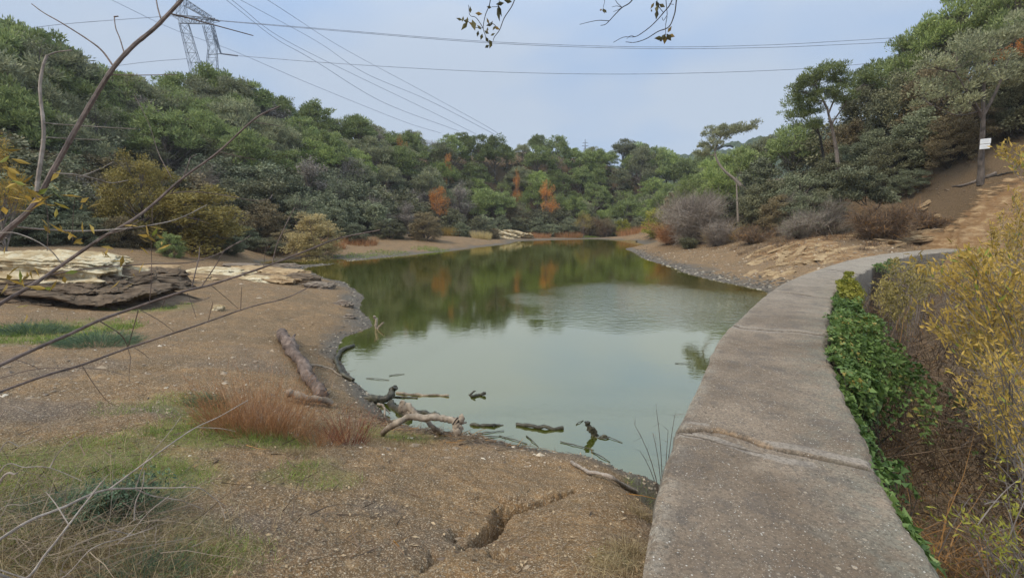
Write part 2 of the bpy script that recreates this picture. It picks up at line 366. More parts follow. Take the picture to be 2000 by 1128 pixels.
# ---------------------------------------------------------------- ground sheet
def ring_radii():
    r = [.5]
    while r[-1] < 520:
        q = r[-1]; k = .0085 if q < 9 else (.012 if q < 40 else (.018 if q < 150 else .06)); r.append(q*(1+k))
    return np.array(r)
def build_ground():
    R = ring_radii(); th = np.r_[np.linspace(rad(-60), rad(60), 820), np.linspace(rad(60), rad(300), 120)[1:-1]]
    A, B = np.meshgrid(th, R); x = B*np.sin(A); y = B*np.cos(A); z = height(x, y)
    far = sst(230, 420, B); z = z*(1-far)+far*6
    nr, na = x.shape; mb = MB(); i = np.arange(nr-1)[:, None]*na; j = np.arange(na)[None]; k = (j+1) % na
    q = np.stack([i+j, i+k, i+na+k, i+na+j], -1).reshape(-1, 4)[:, ::-1]
    mb.add(np.stack([x, y, z], -1).reshape(-1, 3), q=q)
    zc = hz(0, 0); c = np.vstack([np.stack([x[0], y[0], z[0]], -1), [[0, 0, zc]]])
    jj = np.arange(na); mb.add(c, t=np.stack([(jj+1) % na, jj, np.full(na, na)], -1))
    o = mb.build('ground', None, smooth=True); me = o.data
    X = np.r_[x.ravel(), c[:, 0]]; Y = np.r_[y.ravel(), c[:, 1]]; Z = np.r_[z.ravel(), c[:, 2]]
    def at(name, v):
        a = me.attributes.new(name, 'FLOAT', 'POINT'); a.data.foreach_set('value', np.clip(v, 0, 1).astype(np.float32))
    n1 = fbm(X*.9, Y*.9, s=41, o=4); r = np.hypot(X, Y)
    at('rock', rock_mask(X, Y)*sst(.6, 1.1, Z+n1*.3))
    at('wet', sst(.26, .05, Z+n1*.16)*sst(-2.5, -.5, Z+0) )
    forest = np.maximum(sst(1.3, 2.4, Z+n1*.4)*sst(30, 38, r), 0); at('forest', forest*(1-.0*X))
    gm = np.zeros(len(X))
    for a, b, rx, s_ in GRASS_SPOTS:
        g = T(a, b); dd = np.hypot(X-g[0], (Y-g[1])*1.0)/rx; gm = np.maximum(gm, sst(1.25, .4, dd+n1*.45)*s_)
    at('moss', gm)
    mud = sst(.05, .4, fbm(X*.6, Y*.9, s=51, o=3)+.35*sst(1.6, .4, np.hypot((X+1.6)/1.6, (Y-3.0)/.8))+.3*sst(1.3, .5, np.hypot((X+4.2)/2.5, (Y-4.4)/.6)))*sst(14, 6, r)
    at('mud', mud)
    m, t, n, out = mat_new('soil and rock')
    tc = n.new('ShaderNodeTexCoord'); v = tc.outputs['Object']
    def A_(nm):
        a = n.new('ShaderNodeAttribute'); a.attribute_name = nm; return a.outputs['Fac']
    n2 = noise(t, n, v, 2.2, 6, .65); n3 = noise(t, n, v, 22, 6, .7); n4 = noise(t, n, v, .35, 3)
    soil = mixc(t, n, ramp(t, n, n2, .3, .7), (.185, .104, .044), (.34, .205, .092))
    n5 = noise(t, n, v, 70, 4, .8)
    soil = mixc(t, n, ramp(t, n, n3, .36, .60), mixc(t, n, .72, soil, (.06, .04, .025)), soil)
    soil = mixc(t, n, ramp(t, n, n5, .50, .66), soil, mixc(t, n, .55, soil, (.46, .33, .20)))
    soil = mixc(t, n, ramp(t, n, n5, .34, .46, (1, 1, 1), (0, 0, 0)), soil, mixc(t, n, .6, soil, (.05, .035, .025)))
    n6 = noise(t, n, v, .8, 5, .7); soil = mixc(t, n, math_(t, n, 'MULTIPLY', ramp(t, n, n6, .45, .60), .6), soil, (.115, .08, .045))
    n7 = noise(t, n, v, 5.5, 5, .7); soil = mixc(t, n, math_(t, n, 'MULTIPLY', ramp(t, n, n7, .50, .60), .55), soil, mixc(t, n, n5, (.07, .048, .03), (.24, .17, .10))); soil = mixc(t, n, math_(t, n, 'MULTIPLY', ramp(t, n, n7, .33, .42, (1, 1, 1), (0, 0, 0)), .5), soil, (.42, .29, .16))
    soil = mixc(t, n, math_(t, n, 'MULTIPLY', A_('mud'), .8), soil, mixc(t, n, n3, (.075, .058, .046), (.18, .142, .115)))
    # gravel grains
    vo = n.new('ShaderNodeTexVoronoi'); vo.inputs['Scale'].default_value = 42; lk(t, v, vo.inputs['Vector'])
    g = ramp(t, n, vo.outputs['Distance'], .28, .42, (1, 1, 1), (0, 0, 0)); sep = n.new('ShaderNodeSeparateColor'); lk(t, vo.outputs['Color'], sep.inputs[0])
    gsel = ramp(t, n, sep.outputs[0], .55, .62); gc = mixc(t, n, sep.outputs[1], (.16, .12, .09), (.62, .50, .36))
    soil = mixc(t, n, math_(t, n, 'MULTIPLY', g, math_(t, n, 'MULTIPLY', gsel, .8)), soil, gc)
    vo2 = n.new('ShaderNodeTexVoronoi'); vo2.inputs['Scale'].default_value = 140; lk(t, v, vo2.inputs['Vector'])
    s2 = n.new('ShaderNodeSeparateColor'); lk(t, vo2.outputs['Color'], s2.inputs[0])
    soil = mixc(t, n, math_(t, n, 'MULTIPLY', ramp(t, n, s2.outputs[0], .8, .84), .45), soil, (.58, .47, .34))
    # moss / grass colour
    mo = mixc(t, n, n5, (.07, .09, .025), (.24, .27, .08)); soil = mixc(t, n, math_(t, n, 'MULTIPLY', A_('moss'), ramp(t, n, n5, .40, .56)), soil, mo)
    # forest floor
    fl = mixc(t, n, ramp(t, n, n3, .35, .65), (.075, .055, .036), (.21, .145, .085)); soil = mixc(t, n, A_('forest'), soil, fl)
    # layered rock
    mp = n.new('ShaderNodeMapping'); mp.inputs[2].default_value = (rad(24), rad(28), rad(35)); mp.inputs[3].default_value = (.7, .7, 3.2)
    lk(t, v, mp.inputs[0]); r1 = noise(t, n, mp.outputs[0], 2.0, 7, .65)
    rc = mixc(t, n, ramp(t, n, r1, .36, .62), (.17, .10, .05), (.46, .33, .19))
    rc = mixc(t, n, ramp(t, n, n2, .40, .60), rc, (.25, .15, .075))
    rmask = ramp(t, n, math_(t, n, 'ADD', A_('rock'), math_(t, n, 'MULTIPLY', math_(t, n, 'SUBTRACT', r1, .5), 1.3)), .42, .56)
    col = mixc(t, n, rmask, soil, rc)
    wetc = mixc(t, n, n3, (.055, .05, .042), (.17, .155, .13)); col = mixc(t, n, math_(t, n, 'MULTIPLY', A_('wet'), .85), col, wetc)
    p = n.new('ShaderNodeBsdfPrincipled'); lk(t, col, p.inputs['Base Color']); p.inputs['Specular IOR Level'].default_value = .25
    lk(t, ramp(t, n, A_('wet'), .2, 1, (.95,)*3, (.6,)*3), p.inputs['Roughness'])
    h = math_(t, n, 'ADD', math_(t, n, 'MULTIPLY', n3, .5), math_(t, n, 'MULTIPLY', math_(t, n, 'MULTIPLY', g, gsel), .35))
    h = math_(t, n, 'ADD', h, math_(t, n, 'MULTIPLY', math_(t, n, 'MULTIPLY', r1, rmask), 4.0)); h = math_(t, n, 'ADD', h, math_(t, n, 'MULTIPLY', n7, 1.6))
    bp = n.new('ShaderNodeBump'); bp.inputs['Strength'].default_value = .8; bp.inputs['Distance'].default_value = .03
    lk(t, h, bp.inputs['Height']); lk(t, bp.outputs[0], p.inputs['Normal']); lk(t, p.outputs[0], out.inputs[0])
    me.materials.append(m); tag(o, kind='structure'); return o
# picture column, row, radius in metres, strength
GRASS_SPOTS = [(60,655,1.5,.9),(160,640,1.1,.8),(290,600,1.0,.8),(385,790,.5,.8),(420,845,.55,1),(490,850,.5,.9),(560,860,.4,.8),(300,850,.3,.5),(60,930,.9,1),(180,890,.5,.8),(230,930,.6,.9),(330,1060,.35,.8),(430,1090,.28,.8),(560,930,.2,.5),(640,935,.3,.5),(760,850,.4,.9),(820,855,.3,.6),(90,1050,.5,.9),
               (700,500,2,.2),(760,494,2,.2),(840,487,2,.3),(1180,461,4,1),(1130,462,4,.9),(1265,965,.25,.8),(1200,1090,.2,.4),(250,800,.3,.3),(610,905,.25,.5)]
ground = build_ground()

# ---------------------------------------------------------------- water
def build_water():
    dl = Lc[(Lc[:, 1] > -1.0) & (Lc[:, 1] < 20.5)]
    ring = [tuple(p) for p in dl[::6]] + [(17, 24), (19, 34), (18, 50), (20, 75), (26, 95), (5, 92), (-8, 90), (-22, 70), (-26, 52), (-24, 42), (-18, 33), (-13.5, 27), (-11, 20), (-9, 13), (-7, 9), (-5.5, 7), (-3.6, 5.3), (-1, 4.6), (0, 3.8)]
    mb = MB(); v = np.array([(a, b, 0.0) for a, b in ring]); me = bpy.data.meshes.new('water')
    me.from_pydata([tuple(q) for q in v], [], [list(range(len(v)))]); me.update()
    import bmesh
    bm = bmesh.new(); bm.from_mesh(me); bmesh.ops.triangulate(bm, faces=bm.faces[:]); bmesh.ops.recalc_face_normals(bm, faces=bm.faces[:])
    if sum(f.normal.z*f.calc_area() for f in bm.faces) < 0: bmesh.ops.reverse_faces(bm, faces=bm.faces[:])
    bm.to_mesh(me); bm.free()
    o = bpy.data.objects.new('water', me); COL.objects.link(o); tag(o, kind='structure')
    m, t, n, out = mat_new('murky green water'); tc = n.new('ShaderNodeTexCoord'); v = tc.outputs['Object']
    mp = n.new('ShaderNodeMapping'); mp.inputs[3].default_value = (1, 2.0, 1); lk(t, v, mp.inputs[0])
    n1 = noise(t, n, mp.outputs[0], 3.2, 3, .6); n0 = noise(t, n, v, .28, 3, .5); nbig = noise(t, n, v, .9, 2, .5)
    # wind-ruffled patch in the middle of the pond
    c = G(1275, 585); mp2 = n.new('ShaderNodeMapping'); mp2.vector_type = 'POINT'; mp2.inputs[1].default_value = (-c[0]/6., -c[1]/6.5, 0); mp2.inputs[3].default_value = (1/6., 1/6.5, 1)
    lk(t, v, mp2.inputs[0]); ln = n.new('ShaderNodeVectorMath'); ln.operation = 'LENGTH'; lk(t, mp2.outputs[0], ln.inputs[0])
    pd = math_(t, n, 'ADD', ln.outputs['Value'], math_(t, n, 'MULTIPLY', math_(t, n, 'SUBTRACT', n0, .5), .9))
    patch = ramp(t, n, pd, .10, 1.25, (1, 1, 1), (0, 0, 0))
    h = math_(t, n, 'ADD', math_(t, n, 'MULTIPLY', n1, math_(t, n, 'ADD', math_(t, n, 'MULTIPLY', patch, 1.5), .05)), math_(t, n, 'MULTIPLY', nbig, .06))
    bp = n.new('ShaderNodeBump'); bp.inputs['Strength'].default_value = 1; bp.inputs['Distance'].default_value = .035; lk(t, h, bp.inputs['Height'])
    d = n.new('ShaderNodeBsdfDiffuse'); lk(t, mixc(t, n, n0, (.046, .062, .006), (.068, .084, .010)), d.inputs[0])
    g = n.new('ShaderNodeBsdfGlossy'); g.inputs['Roughness'].default_value = .02; g.inputs[0].default_value = (.97, .92, .72, 1); lk(t, bp.outputs[0], g.inputs['Normal'])
    lw = n.new('ShaderNodeLayerWeight'); lw.inputs[0].default_value = .5; fr = n.new('ShaderNodeMapRange'); fr.inputs[1].default_value = .30; fr.inputs[2].default_value = .80; fr.inputs[3].default_value = .17; fr.inputs[4].default_value = .76; lk(t, lw.outputs['Facing'], fr.inputs[0])
    s = n.new('ShaderNodeMixShader'); lk(t, fr.outputs[0], s.inputs[0]); lk(t, d.outputs[0], s.inputs[1]); lk(t, g.outputs[0], s.inputs[2]); lk(t, s.outputs[0], out.inputs[0])
    me.materials.append(m)
build_water()

# ---------------------------------------------------------------- dam wall with its walkway
def build_dam():
    seg = np.r_[np.arange(0, 3.0, .2), np.arange(3.0, 5.5, .025), np.arange(5.5, 9.2, .011), np.arange(9.2, 18, .025), np.arange(18, 60, .08)]
    c, s = resample(Ls, seg); nn = normals2(c)
    t = np.r_[np.linspace(0, DW, 112)]
    S_, T_ = np.meshgrid(np.arange(len(c)), t, indexing='ij')
    jagR = fbm(s*3, s*0, s=61, o=4)*.05-np.abs(fbm(s*1.1, s*0+3, s=65, o=3))*.05; jagL = fbm(s*3, s*0+9, s=62, o=3)*.012
    off = T_ + jagR[:, None]*(T_/DW)**6 + jagL[:, None]*(1-T_/DW)**6
    X = c[:, 0][:, None]+nn[:, 0][:, None]*off; Y = c[:, 1][:, None]+nn[:, 1][:, None]*off
    Z = np.full(X.shape, DAMZ) + fbm(X*1.2, Y*1.2, s=71, o=3)*.012 + fbm(X*9, Y*9, s=72, o=4)*.006
    e = np.minimum(T_, DW-T_); Z -= .03*sst(.05, 0, e)**2 + np.abs(fbm(X*7, Y*7, s=74, o=3))*.03*sst(.09, 0, DW-T_)
    # joints
    joints = [([(1305,822),(1330,838),(1400,838),(1450,850),(1490,868),(1530,878),(1600,893),(1660,905),(1740,922)], .034, .05, 0.0),
              ([(1410,630),(1450,640),(1500,645),(1560,648),(1600,654),(1640,656)], .055, .04, .9),
              ([(1500,567),(1560,574),(1600,580),(1660,584)], .09, .04, .9), ([(1600,522),(1680,536)], .07, .03, .6)]
    mort = np.zeros(X.shape); crk = np.zeros(X.shape)
    for pl, w_, d_, mm in joints:
        pp = [G(a, b, DAMZ)[:2] for a, b in pl]
        jx = fbm(X*7, Y*7, s=77, o=5, g=.65)*.06; d, tt = poly_dist(X+jx, Y-jx, pp)
        k = sst(w_, w_*.5, d); Z -= d_*k; crk = np.maximum(crk, k)
        d2, _ = poly_dist(X+fbm(X*3, Y*3, s=79, o=3)*.05, Y, pp); mort = np.maximum(mort, sst(.16, .13, d2+.03*fbm(X*6, Y*6, s=80, o=3))*mm*sst(-.6, -.1, fbm(X*1.7, Y*1.7, s=82, o=2))); Z += 0
    pp = [G(a, b, DAMZ)[:2] for a, b in [(1310,838),(1400,862),(1440,872),(1490,884)]]
    d, _ = poly_dist(X+fbm(X*9, Y*9, s=81, o=3)*.03, Y, pp); Z -= .012*sst(.012, .003, d); crk = np.maximum(crk, sst(.014, .004, d)*.8)
    for pl, wd in (([(1318,843),(1400,856),(1460,879),(1530,897),(1580,905)], .05), ([(1500,864),(1560,872),(1640,892),(1700,905),(1735,914)], .055), ([(1330,822),(1380,828)], .03)):
        d2, _ = poly_dist(X+fbm(X*5, Y*5, s=79, o=4)*.03, Y, [G(a, b, DAMZ)[:2] for a, b in pl]); mort = np.maximum(mort, sst(wd, wd*.8, d2))
    mort *= 1-crk
    # chip where mortar broke out
    pc = [G(a, b, DAMZ)[:2] for a, b in [(1400,838),(1450,850),(1495,865)]]
    d, _ = poly_dist(X+fbm(X*8, Y*8, s=83, o=3)*.06, Y, pc); chip = sst(.055, .035, d); Z -= .015*chip
    mb = MB(); ns, nt_ = X.shape
    i = np.arange(ns-1)[:, None]*nt_; j = np.arange(nt_-1)[None]
    mb.add(np.stack([X, Y, Z], -1).reshape(-1, 3), q=np.stack([i+j, i+nt_+j, i+nt_+j+1, i+j+1], -1).reshape(-1, 4)[:, ::-1] if False else np.stack([i+j, i+j+1, i+nt_+j+1, i+nt_+j], -1).reshape(-1, 4)[:, ::-1])
    for side in (0, -1):
        xs, ys, zs = X[:, side], Y[:, side], Z[:, side]; sg = -1 if side == 0 else 1
        rows = []
        for dz, o_ in ((0, 0), (-.03, .008), (-.3, .012), (-1.2, .03), (-2.4, .08), (-4.5, .3)):
            q = fbm(s*2, s*0+dz*2, s=91, o=3)*.02*(dz < -.01)
            rows.append(np.stack([xs+nn[:, 0]*sg*(o_+q), ys+nn[:, 1]*sg*(o_+q), zs+dz], -1))
        V = np.stack(rows); nr = len(rows); i = np.arange(nr-1)[:, None]*ns; j = np.arange(ns-1)[None]
        q = np.stack([i+j, i+ns+j, i+ns+j+1, i+j+1], -1).reshape(-1, 4); mb.add(V.reshape(-1, 3), q=q if side == 0 else q[:, ::-1])
    o = mb.build('dam_wall', None, smooth=True); me = o.data; nv = len(me.vertices)
    for nm, arr in (('mortar', mort), ('crack', crk), ('chip', chip), ('across', T_/DW)):
        v = np.zeros(nv); v[:arr.size] = arr.ravel()
        if nm == 'across': v[arr.size:] = 2
        a = me.attributes.new(nm, 'FLOAT', 'POINT'); a.data.foreach_set('value', v.astype(np.float32))
    m, t, n, out = mat_new('weathered concrete'); tc = n.new('ShaderNodeTexCoord'); v = tc.outputs['Object']
    def A_(nm):
        a = n.new('ShaderNodeAttribute'); a.attribute_name = nm; return a.outputs['Fac']
    n1 = noise(t, n, v, .9, 4, .6); n2 = noise(t, n, v, 6, 6, .7); n3 = noise(t, n, v, 45, 5, .7)
    col = mixc(t, n, ramp(t, n, n1, .35, .68), (.175, .13, .092), (.335, .265, .20))
    col = mixc(t, n, math_(t, n, 'MULTIPLY', ramp(t, n, n2, .5, .66), .55), col, (.13, .115, .10))
    ac = A_('across'); edge = ramp(t, n, ac, .55, .98); lich = math_(t, n, 'MULTIPLY', edge, ramp(t, n, n2, .38, .6))
    col = mixc(t, n, math_(t, n, 'MULTIPLY', lich, .6), col, (.23, .24, .195))
    eL = ramp(t, n, ac, .0, .10, (1, 1, 1), (0, 0, 0)); col = mixc(t, n, math_(t, n, 'MULTIPLY', math_(t, n, 'MULTIPLY', eL, ramp(t, n, n2, .42, .6)), .7), col, (.46, .42, .35))
    sp = ramp(t, n, noise(t, n, v, 17, 4, .75), .63, .68); col = mixc(t, n, math_(t, n, 'MULTIPLY', sp, .5), col, (.46, .43, .36))
    col = mixc(t, n, A_('mortar'), col, mixc(t, n, n2, (.27, .23, .19), (.38, .33, .28)))
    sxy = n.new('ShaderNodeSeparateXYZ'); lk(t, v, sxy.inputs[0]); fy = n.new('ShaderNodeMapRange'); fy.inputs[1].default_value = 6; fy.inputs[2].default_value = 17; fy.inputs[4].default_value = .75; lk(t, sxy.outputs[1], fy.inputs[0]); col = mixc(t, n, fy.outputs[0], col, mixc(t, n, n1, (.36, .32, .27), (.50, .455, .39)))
    col = mixc(t, n, math_(t, n, 'MULTIPLY', A_('chip'), .7), col, mixc(t, n, n3, (.24, .15, .08), (.45, .31, .19)))
    col = mixc(t, n, math_(t, n, 'MULTIPLY', ramp(t, n, n3, .46, .62), .65), col, (.085, .07, .055)); n4 = noise(t, n, v, 2.6, 6, .75); col = mixc(t, n, math_(t, n, 'MULTIPLY', ramp(t, n, n4, .52, .60), .5), col, (.11, .095, .085)); col = mixc(t, n, math_(t, n, 'MULTIPLY', ramp(t, n, n4, .30, .42, (1, 1, 1), (0, 0, 0)), .4), col, (.38, .31, .235))
    h = None
    for sc_, thr, aa in ((26, .90, .7), (70, .50, .7), (150, .45, .7)):
        vo = n.new('ShaderNodeTexVoronoi'); vo.inputs['Scale'].default_value = sc_; lk(t, v, vo.inputs['Vector'])
        sp = n.new('ShaderNodeSeparateColor'); lk(t, vo.outputs['Color'], sp.inputs[0])
        g = math_(t, n, 'MULTIPLY', ramp(t, n, vo.outputs['Distance'], .25, .36, (1, 1, 1), (0, 0, 0)), ramp(t, n, sp.outputs[0], thr, thr+.05))
        gc = mixc(t, n, ramp(t, n, sp.outputs[1], .25, .9), (.09, .075, .06), (.52, .43, .33)); gc = mixc(t, n, ramp(t, n, sp.outputs[2], .93, .95), gc, (.75, .72, .66))
        notm = math_(t, n, 'SUBTRACT', 1, math_(t, n, 'MULTIPLY', A_('mortar'), .8))
        g = math_(t, n, 'MULTIPLY', g, notm); col = mixc(t, n, math_(t, n, 'MULTIPLY', g, aa), col, gc)
        h = g if h is None else math_(t, n, 'ADD', math_(t, n, 'MULTIPLY', h, 1), math_(t, n, 'MULTIPLY', g, .4))
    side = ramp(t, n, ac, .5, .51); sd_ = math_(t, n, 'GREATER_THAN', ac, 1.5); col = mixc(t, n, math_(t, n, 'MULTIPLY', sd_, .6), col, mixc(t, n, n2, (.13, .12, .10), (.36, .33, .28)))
    col = mixc(t, n, math_(t, n, 'MULTIPLY', A_('crack'), 1.0), col, (.03, .022, .016))
    p = n.new('ShaderNodeBsdfPrincipled'); p.inputs['Roughness'].default_value = .9; p.inputs['Specular IOR Level'].default_value = .3; lk(t, col, p.inputs['Base Color'])
    h = math_(t, n, 'ADD', math_(t, n, 'MULTIPLY', h, .6), math_(t, n, 'ADD', n3, math_(t, n, 'MULTIPLY', n2, .8)))
    bp = n.new('ShaderNodeBump'); bp.inputs['Strength'].default_value = .7; bp.inputs['Distance'].default_value = .012
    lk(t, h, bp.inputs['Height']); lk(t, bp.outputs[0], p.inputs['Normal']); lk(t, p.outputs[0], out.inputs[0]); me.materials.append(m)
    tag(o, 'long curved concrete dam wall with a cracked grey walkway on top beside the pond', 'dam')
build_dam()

# ---------------------------------------------------------------- trees and bushes
def bez(a, b, c, n=6):
    t = np.linspace(0, 1, n)[:, None]; return a*(1-t)**2+2*b*t*(1-t)+c*t*t
def clump_leaves(mb, rng, C, R, per, L, W, style, tintv=.25):
    """C: n x 3 clump centres, R: n x 3 radii, per leaves each"""
    n = len(C); c = np.repeat(C, per, 0); r = np.repeat(R, per, 0); m = len(c)
    d = rdir(rng, m)
    if style == 'pine': d[:, 2] = np.where(d[:, 2] < 0, d[:, 2]*.45, d[:, 2]); d = nrm(d)
    u = rng.random(m)**(1/2.2); p = c + d*r*u[:, None]
    p += np.stack([vn(p[:, 0]*2, p[:, 1]*2, p[:, 2]*2, s=k) for k in (1, 2, 3)], -1)*r*.25
    if style == 'pine': dirv = nrm(d*.8+np.array([0, 0, .75])+rng.normal(size=(m, 3))*.45)
    else: dirv = nrm(d*.5+rng.normal(size=(m, 3))*.8)
    ct = np.repeat(rng.random(n), per); tint = np.clip(.5+(ct-.5)*.5+rng.normal(size=m)*tintv, 0, 1)
    diamonds(mb, p, dirv, rdir(rng, m), L*(.6+.8*rng.random(m)), W*(.6+.8*rng.random(m)), tint)
def tree_meshes(kind, seed, near=False):
    """unit trees about 10 m high; returns trunk mesh, crown mesh, height"""
    rng = np.random.default_rng(seed); H = 10.0; tr = MB(); cr = MB()
    q = 3.0 if near else 1.0
    lean = rng.normal(size=2)*.5
    if kind in ('pine', 'pine_tall'):
        base = .30 if kind == 'pine' else .50; Rm = rng.uniform(3.2, 3.9)*(1 if kind == 'pine' else .85)
        n = 62; a = rng.random(n)*2*np.pi; rr = Rm*np.sqrt(rng.random(n)); hh = H*base+(H*(1-base)-.7)*np.sqrt(np.clip(1-(rr/Rm)**2, 0, 1))*(.15+.85*rng.random(n)**.45)
        C = np.stack([rr*np.cos(a)+lean[0], rr*np.sin(a)+lean[1], hh], -1); R = np.stack([rng.uniform(.45, 1.2, n)]*2+[rng.uniform(.3, .7, n)], -1)
        clump_leaves(cr, rng, C, R, int(115*q), .42/q**.5, .12/q**.5, 'pine', .3); th = H*.86; tr0 = .17
    elif kind == 'round':                                            # dense rounded crown down to the ground
        n = 60; d = rdir(rng, n); d[:, 2] = np.abs(d[:, 2]); rr = rng.uniform(.62, .95, n)
        Rm = rng.uniform(3.6, 4.4); C = d*np.array([Rm-.7, Rm-.7, H*.60])*rr[:, None]+np.array([0, 0, H*.30]); k = rng.random(n) < .3; C[k, 2] = rng.uniform(.08, .35, k.sum())*H
        R = np.stack([rng.uniform(.5, 1.3, n)]*2+[rng.uniform(.4, 1.0, n)], -1)
        clump_leaves(cr, rng, C, R, int(120*q), .32/q**.5, .20/q**.5, 'oak', .3); th = H*.7; tr0 = .2
    else:                                                             # open, wispy: grey thin tree
        n = 30; d = rdir(rng, n); d[:, 2] = np.abs(d[:, 2]); C = d*np.array([2.9, 2.9, 5.2])*rng.uniform(.5, 1, n)[:, None]+np.array([0, 0, 3.6])
        R = np.stack([rng.uniform(.7, 1.2, n)]*2+[rng.uniform(.5, .9, n)], -1)
        clump_leaves(cr, rng, C, R, int(110*q), .30/q**.45, .08/q**.45, 'oak'); th = H*.75; tr0 = .13
    tp = np.array([[0, 0, -1.2], [0, 0, 0], [lean[0]*.1+rng.normal()*.12, rng.normal()*.12, th*.35], [lean[0]*.5, lean[1]*.5+rng.normal()*.15, th*.7], [lean[0], lean[1], th]])
    tp = smooth_path(tp, k=4); tube(tr, tp, np.linspace(tr0*1.2, tr0*.25, len(tp)), 7)
    if kind != 'round':
        for _ in range(26):                                           # dead lower branches
            k = rng.uniform(.25, .8); p0 = tp[int(k*(len(tp)-1))]; a = rng.random()*6.28; L = rng.uniform(.8, 2.6); e = p0+np.array([math.cos(a)*L, math.sin(a)*L, rng.uniform(-.2, 1.0)])
            tube(tr, bez(p0, (p0+e)/2+rng.normal(size=3)*.2, e, 4), np.linspace(.05, .015, 4), 3, cap=False)
    for i in rng.permutation(len(C))[:26 if not near else len(C)]:
        k = np.clip(C[i][2]/th*.75, .15, .95); p0 = tp[int(k*(len(tp)-1))]; c = C[i]
        mid = (p0+c)/2+np.array([0, 0, -.25])+rng.normal(size=3)*.2
        b = bez(p0, mid, c, 6); tube(tr, b, np.linspace(.07, .018, 6), 4)
        if near or kind == 'wispy':
            for _ in range(4):
                e = c+rdir(rng, 1)[0]*R[i]*.95; tube(tr, bez(b[3], (b[3]+e)/2+rng.normal(size=3)*.1, e, 4), np.linspace(.022, .006, 4), 3, cap=False)
    return tr, cr
KMESH = {}
def kmesh(kind, var, mat, bark, near=False):
    key = (kind, var, mat, near)
    if key not in KMESH:
        bk = (kind, var, near)
        if bk not in KMESH: tr, cr = tree_meshes(kind, hash_(kind)+var*13+7, near); KMESH[bk] = (tr, cr)
        tr, cr = KMESH[bk]
        KMESH[key] = (tr.mesh('trunk', M[bark]), cr.mesh('crown', M[mat]))
    return KMESH[key]
def hash_(s): return sum(ord(c)*(i+3) for i, c in enumerate(s)) % 997
def put_tree(name, kind, var, mat, bark, loc, H, W, rz, label, cat, group=None, near=False):
    t, c = kmesh(kind, var, mat, bark, near)
    o = empty(name, loc, label, cat, group, rz, (W/8., W/8., H/10.))
    child('trunk', t, o); child('crown', c, o); return o

SKY_X = [-400,0,60,130,180,215,245,290,325,345,400,430,470,500,520,545,590,610,650,690,730,760,800,860,905,925,960,1000,1020,1060,1090,1120,1150,1210,1250,1290,1320,1350,1375]
SKY_Y = [60,34,22,48,92,118,112,128,152,132,128,140,142,160,178,172,175,205,212,210,228,262,272,268,262,262,284,268,264,258,256,280,292,284,290,292,306,318,308]
rf = np.random.default_rng(5)
# --- landmark bushes and trees on the far slopes: (name, mesh kind, material, column, distance, width m, height m, label, category)
LM = [
 ('orange_tree', 'wispy', 'orange', 1068, 392, 101, 5.2, 6.6, 'orange autumn tree glowing in the middle of the far green slope', 'tree'),
 ('orange_tree', 'wispy', 'orange', 858, 388, 80, 4.8, 4.0, 'rusty orange tree low on the far slope right of the pale bare tangle', 'tree'),
 ('orange_tree', 'wispy', 'orange', 787, 282, 97, 3.6, 3.0, 'small orange tree on the skyline of the far ridge', 'tree'),
 ('orange_tree', 'wispy', 'orange', 1010, 352, 109, 3.0, 3.0, 'small orange tree up left of the bright orange one', 'tree'),
 ('orange_tree', 'wispy', 'orange', 876, 306, 100, 2.6, 2.6, 'tiny orange tree high under the far ridge line', 'tree'),
 ('yellow_tree', 'wispy', 'olive', 1140, 444, 94, 4.6, 6.4, 'slim yellow green tree at the foot of the far slope', 'tree'),
 ('yellow_bush', 'round', 'yellowgreen', 1283, 446, 82, 6.0, 6.2, 'rounded yellow green bush left of the big bare grey shrub', 'bush'),
 ('yellow_bush', 'round', 'yellowgreen', 1215, 444, 98, 3.5, 4.6, 'small yellow green bush behind the rust red grass on the far flat', 'bush'),
 ('straw_bush', 'round', 'straw', 613, 478, 41, 5.2, 4.9, 'round straw yellow bush standing alone on the brown far bank', 'bush'),
 ('olive_bush', 'round', 'olive', 385, 482, 33, 7.4, 6.0, 'wide olive yellow bush at the foot of the left slope', 'bush'),
 ('olive_bush', 'round', 'olive', 290, 480, 32, 4.4, 7.6, 'tall olive yellow bush left of the widest one', 'bush'),
 ('brown_bush', 'round', 'oak_brown', 830, 466, 60, 5.0, 4.4, 'brownish bush at the water foot right of the straw yellow bush', 'bush'),
 ('orange_tree', 'wispy', 'yellow', 18, 420, 17, 2.0, 3.3, 'orange yellow leafy bush at the left picture edge', 'bush'),
 ('blue_green_bush', 'round', 'oak_grey', 1075, 448, 96, 4.0, 3.6, 'blue green low bush under the bright orange tree', 'bush'),
 ('brown_bush', 'wispy', 'oak_brown', 1185, 447, 97, 4.0, 5.0, 'brown grey bare looking bush beside the slim yellow green tree', 'bush'),
 ('green_bush', 'round', 'pine', 335, 470, 29, 1.6, 2.2, 'small bright green bush under the olive yellow bush', 'bush'),
]
placed = []
for k, (nm, kind, mat, a, b, Y, W, H, lab, cat) in enumerate(LM):
    g = GP(a, Y); top_ok = P(a, b, Y)[2]
    if b < 440: g[2] = max(g[2], top_ok-.3) if abs(top_ok-g[2]) < 4 else g[2]
    g[2] = hz(g[0], g[1])
    put_tree(nm, kind, k % 3, mat, 'bark', g-[0, 0, .3 if kind == 'round' else 0], H if b > 440 else max(H, 2.0+top_ok+H*.5-g[2]), W*1.15, k*1.7, lab, cat, near=Y < 65)
    placed.append((g[0], g[1], W*.34))
